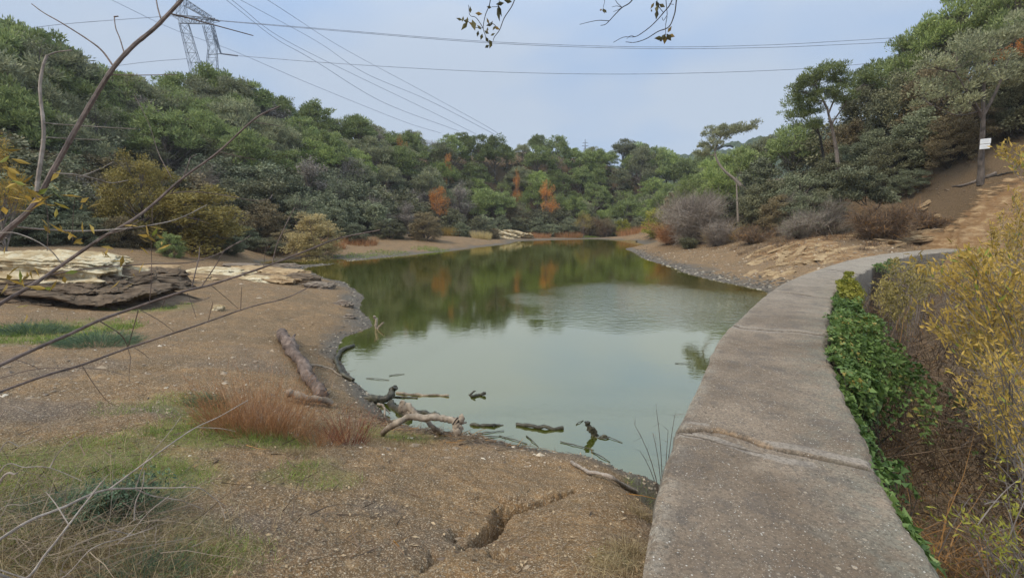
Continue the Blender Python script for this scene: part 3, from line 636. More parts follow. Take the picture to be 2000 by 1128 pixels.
# --- the forest: one tree at a time, each with its own crown and trunk
LMARK = [(613, 430, 'the round straw yellow bush'), (1068, 365, 'the bright orange tree'), (400, 110, 'the steel pylon'), (787, 275, 'the small orange skyline tree'), (858, 365, 'the rusty orange tree'),
         (1140, 400, 'the slim yellow green tree'), (385, 400, 'the wide olive yellow bush'), (1283, 395, 'the rounded yellow green bush'), (60, 400, 'the left picture edge'), (200, 430, 'the pale rock outcrop'), (1000, 432, 'the white rock patch'), (720, 380, 'the pale bare tangle'), (1142, 280, 'the tiny far pylon'), (1330, 310, 'the dip in the skyline')]
KN = {'pine': 'green pine', 'pine_dull': 'dull grey green pine', 'pine_bright': 'bright green pine', 'oak': 'dark holm oak', 'oak_grey': 'grey green holm oak', 'oak_brown': 'brownish oak', 'grey_bare': 'pale leafless tree'}
cand = []
for _ in range(14000):
    px = rf.uniform(-170, 1385)
    rY = np.interp(px, [-600, 0, 200, 400, 600, 750, 900, 1050, 1200, 1300, 1400], [38, 50, 60, 75, 88, 100, 115, 125, 130, 130, 120])
    fY = np.interp(px, [-200, 0, 100, 300, 450, 600, 700, 800, 900, 1000, 1150, 1300, 1400], [24, 26, 29, 36, 43, 49, 56, 65, 78, 92, 101, 92, 80])
    Y = rf.uniform(fY, rY+3); u = (Y-fY)/(rY-fY); sp = 1.9+.0185*Y
    x = (px-1000)/FPX*Y*1.01
    if any((x-a)**2+(Y-b)**2 < max(c, sp*.9 if i >= len(LM) else c)**2 for i, (a, b, c) in enumerate(placed)): continue
    placed.append((x, Y, sp)); cand.append((px, x, Y, u))
fg = []
hh = height(np.array([c[1] for c in cand]), np.array([c[2] for c in cand]))
for i, (px, x, Y, u) in enumerate(cand):
    z = hh[i]; skyz = P(px, np.interp(px, SKY_X, SKY_Y)+(rf.uniform(-24, 16) if u > .7 else rf.uniform(0, 26)), Y)[2]
    nz = vn(np.array([x*.06]), np.array([Y*.06]), s=99)[0]+rf.normal()*.35
    pine = (u > .22 and nz > -.2) or u > .72
    if px > 900: pine = pine or (u > .2 and nz > -.5)
    H = rf.uniform(7.0, 10.5) if pine else rf.uniform(5.0, 7.5)
    if u < .12: H *= .75
    if u > .8: H = max(H, min(skyz-z, 14))
    H = min(H, skyz-z); 
    if H < 2.6: continue
    W = min(H*rf.uniform(.8, 1.05), 8.8) if pine else H*rf.uniform(.95, 1.25)
    if pine: mat = rf.choice(['pine', 'pine_dull', 'pine_bright'], p=[.45, .35, .20]) if px > 250 else rf.choice(['pine', 'pine_dull', 'pine_bright'], p=[.45, .45, .10]); kind = rf.choice(['pine', 'pine_tall', 'wispy'], p=[.62, .26, .12]) if u < .85 else rf.choice(['pine', 'pine_tall', 'wispy'], p=[.5, .38, .12])
    else: mat = rf.choice(['oak', 'oak_grey', 'oak_brown'], p=[.36, .38, .26] if px < 500 else [.42, .44, .14]); kind = 'round' if rf.random() < .85 else 'wispy'
    if rf.random() < .035: mat, kind = 'grey_bare', 'wispy'
    fg.append((px, x, Y, z, u, H, W, kind, mat))
print('forest trees', len(fg))
rows = {}
for f in fg:
    px, x, Y, z, u, H, W, kind, mat = f
    _, cy = to_px((x, Y, z+H*.7)); k = min(range(len(LMARK)), key=lambda i: math.hypot(px-LMARK[i][0], 1.6*(cy-LMARK[i][1])))
    ax, ay, an = LMARK[k]; dx, dy = px-ax, cy-ay
    hor = ('left of' if dx < -28 else 'right of' if dx > 28 else 'in line with'); ver = ('above' if dy < -22 else 'below' if dy > 22 else 'level')
    rel = {'in line with': {'above': 'straight above ', 'below': 'straight below ', 'level': 'close beside '}}.get(hor, {'above': 'up and to the %s ' % hor, 'below': 'down and to the %s ' % hor, 'level': '%s ' % hor})[ver]
    zone = 'on the skyline' if u > .86 else 'high on the slope' if u > .55 else 'on the middle slope' if u > .2 else 'at the slope foot'
    size = 'large ' if W > 7 else 'small ' if W < 4.2 else ''
    shape = {'pine': '', 'pine_tall': 'long trunked ', 'round': 'rounded ', 'wispy': 'thin '}[kind]
    lab = size+shape+KN[mat]+' '+zone+' '+rel+an
    rows.setdefault(lab, []).append(f)
for lab, L in rows.items():
    L.sort(); same = len(L)
    for i, (px, x, Y, z, u, H, W, kind, mat) in enumerate(L):
        if same == 2: l2 = ('left one of two: ', 'right one of two: ')[i]+lab; g = None
        elif same == 3: l2 = ('left of three: ', 'middle of three: ', 'right of three: ')[i]+lab; g = None
        else: l2 = lab; g = None
        l2 = ' '.join(l2.split()[:16])
        nm = 'pine_tree' if 'pine' in mat else 'bare_tree' if mat == 'grey_bare' else 'oak_tree'
        gname = 'trees of the far forest slope'
        put_tree(nm, kind, int(rf.integers(0, 4)), mat, 'bark_dark' if kind == 'round' else 'bark', (x, Y, z-.1), H, W, rf.uniform(0, 6.28), l2, 'tree', gname)

# low undergrowth between the trunks: one mass
ru = np.random.default_rng(55); n = 1500; pxu = ru.uniform(-150, 2150, n); fYu = np.interp(pxu, [-200, 0, 300, 600, 900, 1150, 1300, 1400, 1500, 1700, 1850, 2150], [25, 27, 37, 50, 79, 102, 92, 62, 48, 43, 37, 34]); Yu = fYu+ru.random(n)*np.interp(pxu, [0, 900, 1300, 1500, 2100], [28, 38, 38, 28, 14])
xu = (pxu-1000)/FPX*Yu*1.01; zu = height(xu, Yu); mb = MB(); szu = ru.uniform(.8, 1.7, n)
clump_leaves(mb, ru, np.stack([xu, Yu, zu+.25*szu], -1), np.stack([szu*1.1, szu*1.1, szu*.7], -1), 85, .34, .20, 'oak', .3)
M['under'] = leaf_mat('undergrowth leaves', (.06, .07, .042), (.21, .22, .135), third=(.25, .16, .09), transl=.1)
tag(mb.build('undergrowth', M['under']), 'low dense undergrowth covering the wooded slopes', 'undergrowth', kind='stuff')

# ---------------------------------------------------------------- right hill: single trees seen close, built from their own limbs
def traced_tree(name, label, cat, trunk, blobs, Y, mat, bark, r0, leaf=.21, lw=.055, per=420, sub=6, style='pine', depth=1.0, seed=1, twig=True, extra=None, base_z=None, clump=.55):
    """trunk: (col,row,dY) points, blobs: (col,row,rx,ry[,dY]) ellipses of foliage in picture pixels at distance Y"""
    rng = np.random.default_rng(seed); g = GP(trunk[0][0], Y) if base_z is None else np.array([GP(trunk[0][0], Y)[0], Y, base_z])
    root = empty(name, g, label, cat); tr = MB(); cr = MB(); tps_ = []
    tp = np.array([P(a, b, Y+d) for a, b, d in trunk]); tp[0] = g-[0, 0, .3]; tp = smooth_path(tp, k=6)
    tube(tr, tp-g, np.interp(np.linspace(0, 1, len(tp)), [0, .1, 1], [r0*1.25, r0, r0*.3]), 9, jit=.10, rng=rng)
    paths = [tp]
    for e in (extra or []):
        q = smooth_path(np.array([P(a, b, Y+d) for a, b, d in e[0]]), k=6); tube(tr, q-g, np.linspace(e[1], e[1]*.3, len(q)), 7, jit=.1, rng=rng); paths.append(q)
    allp = np.vstack([p[len(p)//4:] for p in paths]); m = Y/FPX
    for bl in blobs:
        a, b, rx, ry = bl[:4]; dY = bl[4] if len(bl) > 4 else 0
        c = P(a, b, Y+dY); rx *= m; ry *= m; n = max(2, int(sub*(rx*ry)/(clump*clump*2)))
        d = rdir(rng, n)*(rng.random(n)**.4)[:, None]; C = c+d*np.array([rx, rx*depth, ry])
        R = np.stack([rng.uniform(.7, 1.3, n)*clump]*2+[rng.uniform(.45, .8, n)*clump], -1)
        clump_leaves(cr, rng, C-g, R, per, leaf, lw, style)
        k = np.argmin(np.linalg.norm(allp-c, axis=1)+np.maximum(allp[:, 2]-c[2], 0)*1.5); p0 = allp[k]
        lb = bez(p0, (p0+c)/2+[0, 0, -.12*np.linalg.norm(c-p0)], c, 8); tube(tr, lb-g, np.linspace(max(.02, r0*.38), .015, 8), 6, jit=.1, rng=rng)
        if twig:
            for q in C[::2]:
                s_ = lb[rng.integers(2, 8)]; tube(tr, bez(s_, (s_+q)/2+rng.normal(size=3)*.12, q, 5)-g, np.linspace(.022, .006, 5), 3, cap=False)
    t = tr.build('trunk', M[bark], root); c = cr.build('crown', M[mat], root); return root, g
# tall umbrella pine and its slimmer neighbour
traced_tree('pine_tree', 'tall umbrella pine with bare grey trunk standing highest over the right bank', 'tree',
            [(1641,418,0),(1640,370,0),(1634,300,0),(1625,250,0),(1616,215,0)],
            [(1608,150,40,16),(1578,165,30,15),(1650,158,24,15),(1622,185,36,16),(1585,195,22,13),(1655,190,18,11),(1690,148,26,11,1),(1705,165,16,7,1),(1560,178,16,10),(1625,136,26,10),(1700,155,20,10,1)], 40, 'pine', 'bark', .22, seed=11, clump=.42,
            extra=[([(1622,245,0),(1650,205,.5),(1680,170,1),(1705,150,1)], .07), ([(1617,215,0),(1600,180,0),(1590,160,0)], .09), ([(1618,222,0),(1632,190,0),(1650,165,0)], .08)], per=95, sub=8)
traced_tree('pine_tree', 'slimmer dark trunked pine just left of the tall umbrella pine', 'tree',
            [(1612,400,1),(1610,330,1),(1603,275,1),(1592,238,1)], [(1560,205,26,13),(1585,220,24,12),(1548,225,20,10),(1575,243,26,10),(1560,190,16,8)], 41, 'pine', 'bark_dark', .15, seed=12,
            extra=[([(1600,262,1),(1575,235,1),(1550,215,1)], .06)], per=95, sub=8, clump=.42)
# leaning broken pine by the water
traced_tree('pine_tree', 'crooked pine whose broken pale trunk leans left over the grey shrubs', 'tree',
            [(1444,470,0),(1441,420,0),(1438,345,0)], [(1400,262,26,13),(1428,255,24,12),(1452,250,16,10),(1386,286,20,12),(1372,300,14,9),(1470,246,10,8)], 46, 'pine_dull', 'paletwig', .15, seed=13, clump=.40,
            extra=[([(1446,362,0),(1432,348,0),(1410,328,0),(1397,302,0),(1402,280,0),(1412,262,0)], .15), ([(1398,300,0),(1392,285,0)], .06), ([(1440,350,0),(1460,372,0)], .05)], per=95, sub=8)
# pine carrying the notice
signpine, sp_g = traced_tree('pine_tree', 'big spreading pine on the right hill with white notice plates on its trunk', 'tree',
            [(1915,354,0),(1917,300,0),(1920,232,0),(1922,170,0),(1935,110,0)],
            [(1830,150,40,22),(1870,110,45,24),(1930,80,50,26),(1985,60,40,28),(1800,190,30,14),(1850,190,40,16),(1900,150,45,22),(1960,130,45,22),(1800,120,24,14),(1870,210,30,12),(1990,150,30,25)], 30, 'pine_dull', 'bark_mid', .17, seed=14,
            extra=[([(1918,230,0),(1900,205,0),(1860,185,.3),(1815,178,.3)], .09), ([(1921,225,0),(1945,180,0),(1965,130,0),(1980,90,0)], .10), ([(1920,228,0),(1890,180,-.5),(1865,140,-.5)], .08), ([(1920,215,0),(1870,225,-.4),(1820,205,-.4)],.05)], per=110, sub=6, leaf=.22, lw=.06)
# small forked oak in front of the hill
traced_tree('oak_tree', 'small spreading oak with forked black trunk on the right bank', 'tree',
            [(1703,422,0),(1700,415,0),(1692,404,0)], [(1690,372,32,12),(1725,382,28,9),(1660,345,30,16),(1690,350,36,16),(1735,385,20,9),(1650,375,22,12)], 32, 'oak_grey', 'bark_dark', .10, seed=15,
            extra=[([(1700,417,0),(1712,408,0),(1720,397,0),(1722,385,0)], .09)], style='oak', leaf=.14, lw=.085, per=260, sub=8, clump=.45)
RT = [ # right side oaks and pines: column, row of base, Y, width, height, kind, material, label
 (1500,452,43,6.5,5.6,'round','oak','dark green oak left of the tall umbrella pine'),
 (1560,436,41,6.0,5.2,'round','oak_grey','grey green oak at the foot of the slim dark trunked pine'),
 (1620,425,41,5.5,5.0,'round','oak','leafy oak round the foot of the tall umbrella pine'),
 (1470,458,48,4.5,5.2,'round','oak','low dark oak right of the crooked leaning pine'),
 (1400,456,55,6.0,7.0,'pine','pine_bright','bright green pine behind the crooked leaning pine'),
 (1445,440,60,6.5,9.5,'pine','pine','green pine further back behind the crooked leaning pine'),
 (1350,458,66,6.0,9.0,'pine','pine','green pine behind the big bare grey shrub'),
 (1385,440,78,6.5,10,'pine','pine_bright','bright pine at the right end of the skyline dip'),
 (1500,420,62,7.5,9.5,'pine','pine_dull','dull green pine between the crooked pine and the tall umbrella pine'),
 (1545,415,56,7.0,9.0,'pine','pine','green pine behind the slim dark trunked pine'),
 (1600,400,54,7.0,8.2,'round','oak','dark oak high behind the tall umbrella pine'),
 (1690,395,47,7.5,9.5,'round','oak','tall dark oak right of the tall umbrella pine'),
 (1720,380,52,8.0,11,'pine','pine','pine with rounded top right of the tall umbrella pine'),
 (1765,392,41,6.5,8.6,'round','oak','dark oak with spreading limbs in the middle of the right hill'),
 (1820,372,38,7.0,8.0,'round','oak_brown','brownish oak left of the notice pine'),
 (1855,380,33,3.6,3.2,'round','oak_brown','low olive brown oak bush left of the notice pine trunk'),
 (1775,408,34,2.8,2.2,'round','oak_grey','small grey green bush right of the forked oak'),
 (1800,350,46,7.5,12,'pine','pine','pine behind the brownish oak on the right hill'),
 (1860,330,44,8.0,14,'pine','pine_bright','bright topped pine on the right skyline behind the notice pine'),
 (1925,310,42,8.5,14.5,'pine','pine_dull','dull pine on the right skyline above the notice'),
 (2000,300,38,8.0,14,'pine','pine','pine at the right picture edge on the skyline'),
 (1975,330,33,5.0,6.6,'wispy','orange','orange brown oak at the right picture edge behind the notice pine'),
 (2030,320,31,6.0,8.0,'round','oak','dark oak cut by the right picture edge'),
 (1950,340,36,5.0,5.0,'round','oak','dark oak directly right of the notice pine trunk'),
 (1890,350,37,4.5,5.0,'round','oak','dark oak directly behind the notice pine trunk'),
 (1655,415,44,4.6,4.4,'round','oak_grey','grey oak behind the small forked oak'),
 (1790,385,36,5.5,5.2,'round','oak_grey','grey green oak left of the low olive brown bush'),
 (1740,400,36,4.5,4.6,'round','oak','dark oak behind the small forked oak on its right'),
 (1880,362,33,4.5,4.2,'round','oak_brown','brown oak bush close left of the notice pine trunk'),
 (1700,405,40,5.0,5.0,'round','oak_grey','grey green oak above the small forked oak'),
 (1975,345,32,4.5,4.8,'round','oak','dark oak bush right of the notice pine below the orange oak'),
 (1575,428,37,4.2,3.6,'round','oak_grey','low grey green oak above the wide grey dry shrub'),
 (1520,440,39,4.6,3.8,'round','oak_brown','brownish low oak right of the low dark oak'),
 (1420,452,50,5.0,4.6,'round','oak','dark oak right beside the trunk of the crooked leaning pine'),
 (1610,420,37,3.6,3.4,'round','oak','low dark oak under the tall umbrella pine'),
 (1480,440,52,6.0,7.0,'round','oak_grey','grey green oak behind the low dark oak'),
 (1655,400,46,6.0,6.6,'round','oak_brown','brownish oak right behind the tall umbrella pine trunk'),
 (2090,320,34,8.0,11,'pine','pine','pine beyond the right picture edge'),
]
for i, (a, b, Y, W, H, k, mt, lab) in enumerate(RT):
    g = GP(a, Y); put_tree('pine_tree' if 'pine' in mt else 'oak_tree', k, i % 3, mt, 'bark_dark' if k == 'round' else 'bark', g-[0, 0, .1], H, W, i*2.1, lab, 'tree', 'trees of the right hill', near=Y < 50)

# ---------------------------------------------------------------- thin growth: strands (grass, twigs, weeds)
def strands(mb, base, d, L, W, droop=.2, seg=3, rng=None, tint=None, taper=.2):
    n = len(base); d = nrm(d); L = np.broadcast_to(np.asarray(L, float), (n,)); W = np.broadcast_to(np.asarray(W, float), (n,))
    sd = nrm(np.cross(d, rdir(rng, n))); pts = []; p = base.copy(); cur = d.copy(); kink = rng.normal(size=(n, 3))*.18
    for k in range(seg+1):
        w_ = (W*(1-(1-taper)*k/seg)*.5)[:, None]; pts += [p-sd*w_, p+sd*w_]
        p = p+cur*(L/seg)[:, None]; cur = nrm(cur+np.array([0, 0, -1])*droop/seg*np.ones((n, 1))+(kink if k % 2 else -kink)*.6)
    V = np.stack(pts, 1); b = np.arange(n)[:, None]*(2*(seg+1)); q = []
    for k in range(seg): q.append(np.concatenate([b+2*k, b+2*k+1, b+2*k+3, b+2*k+2], 1))
    Q = np.stack(q, 1).reshape(-1, 4); tt = rng.random(n) if tint is None else np.broadcast_to(tint, (n,))
    mb.add(V.reshape(-1, 3), q=Q, tint=np.repeat(tt, seg)); return p
def twig_bush(name, label, cat, g, W, H, mat, n=900, wid=.012, seed=1, stem='bark_dark', leaves=None, lmat=None, leafL=.05, leafW=.02, group=None, upright=.6, droop=.25, dome=1.0):
    rng = np.random.default_rng(seed); root = empty(name, g, label, cat, group); st = MB(); tw = MB()
    ns = 16; ends = []
    for i in range(ns):
        a = rng.random()*6.28; rr = W*.5*rng.uniform(.15, .9); e = np.array([math.cos(a)*rr, math.sin(a)*rr, H*rng.uniform(.3, .9)])
        b = np.array([math.cos(a), math.sin(a), 0])*W*.06*rng.random()-[0, 0, .15]; pth = bez(b, np.array([e[0]*.3, e[1]*.3, e[2]*.7]), e, 8)
        tube(st, pth, np.linspace(max(.008, W*.006), .003, 8), 4, cap=False); ends.append(pth)
    E = np.vstack(ends); E = E[E[:, 2] > H*.1]
    b = E[rng.integers(0, len(E), n)]+rng.normal(size=(n, 3))*[W*.07, W*.07, H*.05]; b[:, 2] = np.abs(b[:, 2])
    d = rng.normal(size=(n, 3))*1.0+nrm(b*[1, 1, .4])*.7*dome+[0, 0, upright]; d += np.stack([vn(b[:, 0]*2.5, b[:, 1]*2.5, b[:, 2]*2.5, s=seed+q) for q in range(3)], -1)*1.2
    tips = strands(tw, b, d, H*rng.uniform(.12, .38, n), wid, droop, 3, rng)
    st.build('stems', M[stem], root); tw.build('twigs', M[mat], root)
    if leaves:
        lf = MB(); k = rng.integers(0, n, leaves); f = rng.random((leaves, 1)); c = b[k]*(1-f)+tips[k]*f
        diamonds(lf, c, rng.normal(size=(leaves, 3))+[0, 0, .2], rdir(rng, leaves), leafL*rng.uniform(.6, 1.3, leaves), leafW*rng.uniform(.7, 1.3, leaves), rng.random(leaves), fold=.15)
        lf.build('leaves', M[lmat], root)
    return root
def weed_clump(name, label, cat, g, W, H, mat, n, wid, seed, group=None, spread=.25, droop=.15, branch=True):
    rng = np.random.default_rng(seed); root = empty(name, g, label, cat, group); mb = MB()
    a = rng.random(n)*6.28; r = np.sqrt(rng.random(n))*W*.42; b = np.stack([np.cos(a)*r, np.sin(a)*r, np.zeros(n)-.04], -1)
    for i in range(n): pass
    gz = height(b[:, 0]+g[0], b[:, 1]+g[1]); b[:, 2] = gz-g[2]-.03
    d = np.stack([np.cos(a)*spread*r/W*3, np.sin(a)*spread*r/W*3, np.ones(n)], -1)+rng.normal(size=(n, 3))*.16
    L = H*rng.uniform(.4, 1.0, n); tip = strands(mb, b, d, L, wid, droop, 4, rng); mb.build('stalks', M[mat], root)
    if branch:
        m2 = n*4; k = rng.integers(0, n, m2); f = rng.uniform(.3, .95, (m2, 1)); tw = MB()
        strands(tw, b[k]*(1-f)+tip[k]*f, d[k]+rng.normal(size=(m2, 3))*.5, H*rng.uniform(.06, .2, m2), wid*.7, droop, 2, rng); tw.build('side_shoots', M[mat], root)
    return root

# shrubs of the right bank and the far shore
twig_bush('bare_shrub', 'big bare grey shrub on the point where the right bank meets the far flat', 'shrub', GP(1355, 47), 9.0, 5.0, 'greytwig', 11000, .026, 21)
twig_bush('bare_shrub', 'rust brown bare bush at the tip of the right bank', 'shrub', GP(1306, 50), 4.2, 2.6, 'redweed', 4000, .022, 22)
twig_bush('bare_shrub', 'grey shrub with pale hanging twigs below the yellow reed tuft', 'shrub', GP(1398, 42), 4.0, 2.2, 'greytwig', 4600, .02, 23, droop=.9)
twig_bush('green_bush', 'low dark green bush at the foot of the big bare grey shrub', 'bush', GP(1345, 44), 2.4, 1.0, 'oak', 1200, .03, 24, leaves=5000, lmat='oak', leafL=.10, leafW=.06)
weed_clump('reed_tuft', 'bright straw yellow reed tuft above the grey shrubs on the right bank', 'reeds', GP(1404, 43.5)+[0, 0, 1.2], 1.8, 2.2, 'reed', 900, .03, 25, spread=.5, droop=.9, branch=False)
for k, (a, Y, W, H, lab) in enumerate([(1470, 37, 4.6, 1.8, 'brown grey dry shrub left of the wide grey one'), (1555, 33, 5.2, 1.9, 'wide grey dry shrub on the tan bank below the tall umbrella pine'), (1605, 33, 4.2, 2.2, 'rounded grey dry shrub right beside the wide grey one'),
        (1695, 29.5, 3.6, 1.9, 'dark bare shrub in front of the forked oak'), (1742, 29.3, 4.0, 2.0, 'brown grey bare shrub right of the forked oak'), (1548, 38, 2.8, 3.0, 'pale grey green shrub behind the wide grey dry shrub'), (1810, 31, 2.4, 1.2, 'small dry shrub up on the pale rock slope')]):
    twig_bush('dry_shrub', lab, 'shrub', GP(a, Y), W*(1, .95, .9, .9, 1, 1, 1)[k], H*(.8, .9, 1.1, .9, 1.1, 1, 1)[k], ('browntwig', 'greytwig', 'greytwig', 'browntwig', 'browntwig', 'greytwig', 'browntwig')[k], 4200, .018, 30+k, leaves=2600 if k in (5, 1, 2) else None, lmat='oak_grey', leafL=.07, leafW=.03, group='dry shrubs on the right bank')
for k, (a, Y, W, H, mt, lab) in enumerate([(735, 62, 5.5, 4.5, 'greytwig', 'pale bare tangle of arching branches on the far slope'), (1180, 98, 5, 4, 'browntwig', 'brown bare bush on the far shore flat'), (880, 76, 3, 1.8, 'reed', 'pale dry tuft on the far shore right of the brownish bush'), (930, 79, 3, 1.6, 'greytwig', 'grey dry tuft at the far water edge'),
        (385, 50, 6, 5.5, 'greytwig', 'pale leafless shrub high on the left slope under the pylon'), (1110, 95, 7, 1.5, 'redweed', 'rust red grass patch on the far flat left of the green patch'), (1240, 92, 8, 1.7, 'redweed', 'rust red grass patch on the far flat beside the big bare shrub'), (1050, 92, 6, 1.2, 'redweed', 'rust brown weeds below the white rock patch'),
        (940, 74, 3.6, 1.5, 'straw', 'pale yellow reeds at the far water edge'), (640, 47, 4, .9, 'redweed', 'brown weeds right of the straw yellow bush'), (700, 52, 5, .8, 'redweed', 'brown weeds at the water foot under the pale bare tangle'), (520, 42, 5, .8, 'browntwig', 'dry brown weeds left of the straw yellow bush'), (380, 34, 4, .8, 'browntwig', 'dry brown weeds under the wide olive yellow bush')]):
    g = GP(a, Y)
    if H > 3: twig_bush('bare_shrub', lab, 'shrub', g, W, H, mt, 2600, .03, 50+k, droop=.9)
    else: weed_clump('dry_weeds', lab, 'weeds', g, W, H, mt, 900, .04, 50+k, spread=.3, branch=False)
for k, (a, Y, W, H, lab) in enumerate([(440, 36, 3.6, 2.0, 'dark bush filling the gap right of the wide olive yellow bush'), (520, 41, 3.4, 1.9, 'low grey bush left of the straw yellow bush on the bank'), (480, 40.5, 3.6, 2.6, 'dark green undergrowth bush left of the straw yellow bush'), (560, 44, 4, 2.6, 'dark bush right behind the straw yellow bush'), (690, 53, 4.5, 3.0, 'grey green bush on the bank below the pale bare tangle'), (760, 58, 4.5, 3.0, 'dark bush on the bank near the pale bare tangle'), (900, 76, 4.5, 3.0, 'dark bush on the far shore left of the white rock patch'),
        (960, 84, 4, 2.6, 'low green bush just left of the white rock patch'), (1100, 99, 4, 3, 'low dark bush behind the rust red grass'), (170, 28.5, 4, 2.4, 'blue green low bush behind the pale rock outcrop'), (60, 26, 4, 2.2, 'blue green low bush at the left edge behind the outcrop'), (240, 29.5, 3, 2.6, 'dark bush left of the tall olive yellow bush'), (1010, 98, 4.5, 3.2, 'dark bush above the white rock patch'), (1250, 98, 5, 4, 'dark bush behind the rounded yellow green bush'), (1320, 70, 4, 4.4, 'dark bush left behind the big bare grey shrub')]):
    g = GP(a, Y); put_tree('bush', 'round', k % 4, ['oak_grey', 'oak', 'oak_grey', 'oak_brown'][k % 4] if k not in (9, 10) else 'oak_grey', 'bark_dark', g-[0, 0, .3], H, W, k*1.3, lab, 'bush', near=Y < 60)

# ---------------------------------------------------------------- rocks
def rock_mat(name, c0, c1, c2, lich=None):
    m, t, n, out = mat_new(name); tc = n.new('ShaderNodeTexCoord'); v = tc.outputs['Object']
    mp = n.new('ShaderNodeMapping'); mp.inputs[3].default_value = (.8, .8, 5); mp.inputs[2].default_value = (.15, -.2, 0); lk(t, v, mp.inputs[0])
    a = noise(t, n, mp.outputs[0], 2.2, 8, .65); b = noise(t, n, v, 9, 6, .7)
    c = mixc(t, n, ramp(t, n, a, .36, .62), c0, c1); c = mixc(t, n, ramp(t, n, b, .5, .72), c, c2)
    if lich: c = mixc(t, n, ramp(t, n, noise(t, n, v, 1.6, 5, .7), .48, .56), c, lich)
    p = n.new('ShaderNodeBsdfPrincipled'); p.inputs['Roughness'].default_value = .92; p.inputs['Specular IOR Level'].default_value = .2; lk(t, c, p.inputs['Base Color'])
    bp = n.new('ShaderNodeBump'); bp.inputs['Strength'].default_value = .9; bp.inputs['Distance'].default_value = .05
    lk(t, math_(t, n, 'ADD', a, math_(t, n, 'MULTIPLY', b, .4)), bp.inputs['Height']); lk(t, bp.outputs[0], p.inputs['Normal']); lk(t, p.outputs[0], out.inputs[0]); return m
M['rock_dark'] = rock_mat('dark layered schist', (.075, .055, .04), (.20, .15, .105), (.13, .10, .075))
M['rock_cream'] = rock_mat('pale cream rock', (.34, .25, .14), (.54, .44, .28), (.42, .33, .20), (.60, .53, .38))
M['rock_tan'] = rock_mat('tan layered rock', (.24, .155, .085), (.50, .38, .23), (.33, .22, .125))
M['rock_grey'] = rock_mat('grey brown stone', (.14, .11, .09), (.30, .25, .20), (.20, .16, .13))
def rock_mb(rng, size, res=(56, 28), layers=6, amp=.12, seed=0, boxy=.55):
    mb = MB(); na, nb = res; a = np.linspace(0, 2*np.pi, na, endpoint=False); b = np.linspace(-np.pi/2, np.pi/2, nb)
    A, B = np.meshgrid(a, b); sg = lambda v: np.sign(v)*np.abs(v)**boxy
    x = sg(np.cos(A))*np.cos(B)**.6; y = sg(np.sin(A))*np.cos(B)**.6; z = sg(np.sin(B))
    lz = z*layers*.5+x*.35+fbm(x*1.2+seed, y*1.2, s=seed, o=3)*.8; fl = np.floor(lz); fr = lz-fl
    k = 1+amp*(_h(fl, fl*0+seed, fl*0, 3)*2-1)*1.6-amp*.8*sst(.25, 0, fr)
    nn = fbm(x*2+seed, y*2, z*2, s=seed, o=6, g=.62)*amp*2.4 - np.abs(fbm(x*3.5, y*3.5, z*5+seed, s=seed+2, o=4))*amp*1.2
    x, y = x*(k+nn), y*(k+nn); z = z*(1+fbm(x*1.8, y*1.8, s=seed+5, o=6, g=.65)*amp*3.2)
    V = np.stack([x, y, z], -1)*np.array(size)*.5; i = np.arange(nb-1)[:, None]*na; j = np.arange(na)[None]; kk = (j+1) % na
    mb.add(V.reshape(-1, 3), q=np.stack([i+j, i+kk, i+na+kk, i+na+j], -1).reshape(-1, 4)); return mb
def place_rock(name, label, loc, size, mat, rot=(0, 0, 0), seed=1, group=None, cat='rock', res=(56, 28), **kw):
    o = rock_mb(None, size, res=res, seed=seed, **kw).build(name, M[mat], smooth=False); o.location = loc; o.rotation_euler = rot
    return tag(o, label, cat, group)
og = P(130, 560, 13.2); og = np.array([og[0], og[1], 0])
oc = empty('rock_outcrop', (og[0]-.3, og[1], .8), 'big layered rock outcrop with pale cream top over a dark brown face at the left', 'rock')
def rpart(name, off, size, mat, rot, seed, **kw):
    o = rock_mb(None, size, res=(170, 80), seed=seed, **kw).build(name, M[mat], oc); o.location = off; o.rotation_euler = rot; return o
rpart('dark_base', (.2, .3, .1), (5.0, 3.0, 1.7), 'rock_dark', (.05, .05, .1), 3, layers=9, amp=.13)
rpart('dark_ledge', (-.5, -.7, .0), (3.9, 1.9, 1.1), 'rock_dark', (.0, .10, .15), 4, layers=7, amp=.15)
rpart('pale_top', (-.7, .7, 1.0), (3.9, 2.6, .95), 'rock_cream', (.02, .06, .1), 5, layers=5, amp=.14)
rpart('pale_front', (-1.8, -.5, .62), (2.3, 1.7, .8), 'rock_cream', (.0, .12, .1), 6, layers=4, amp=.16)
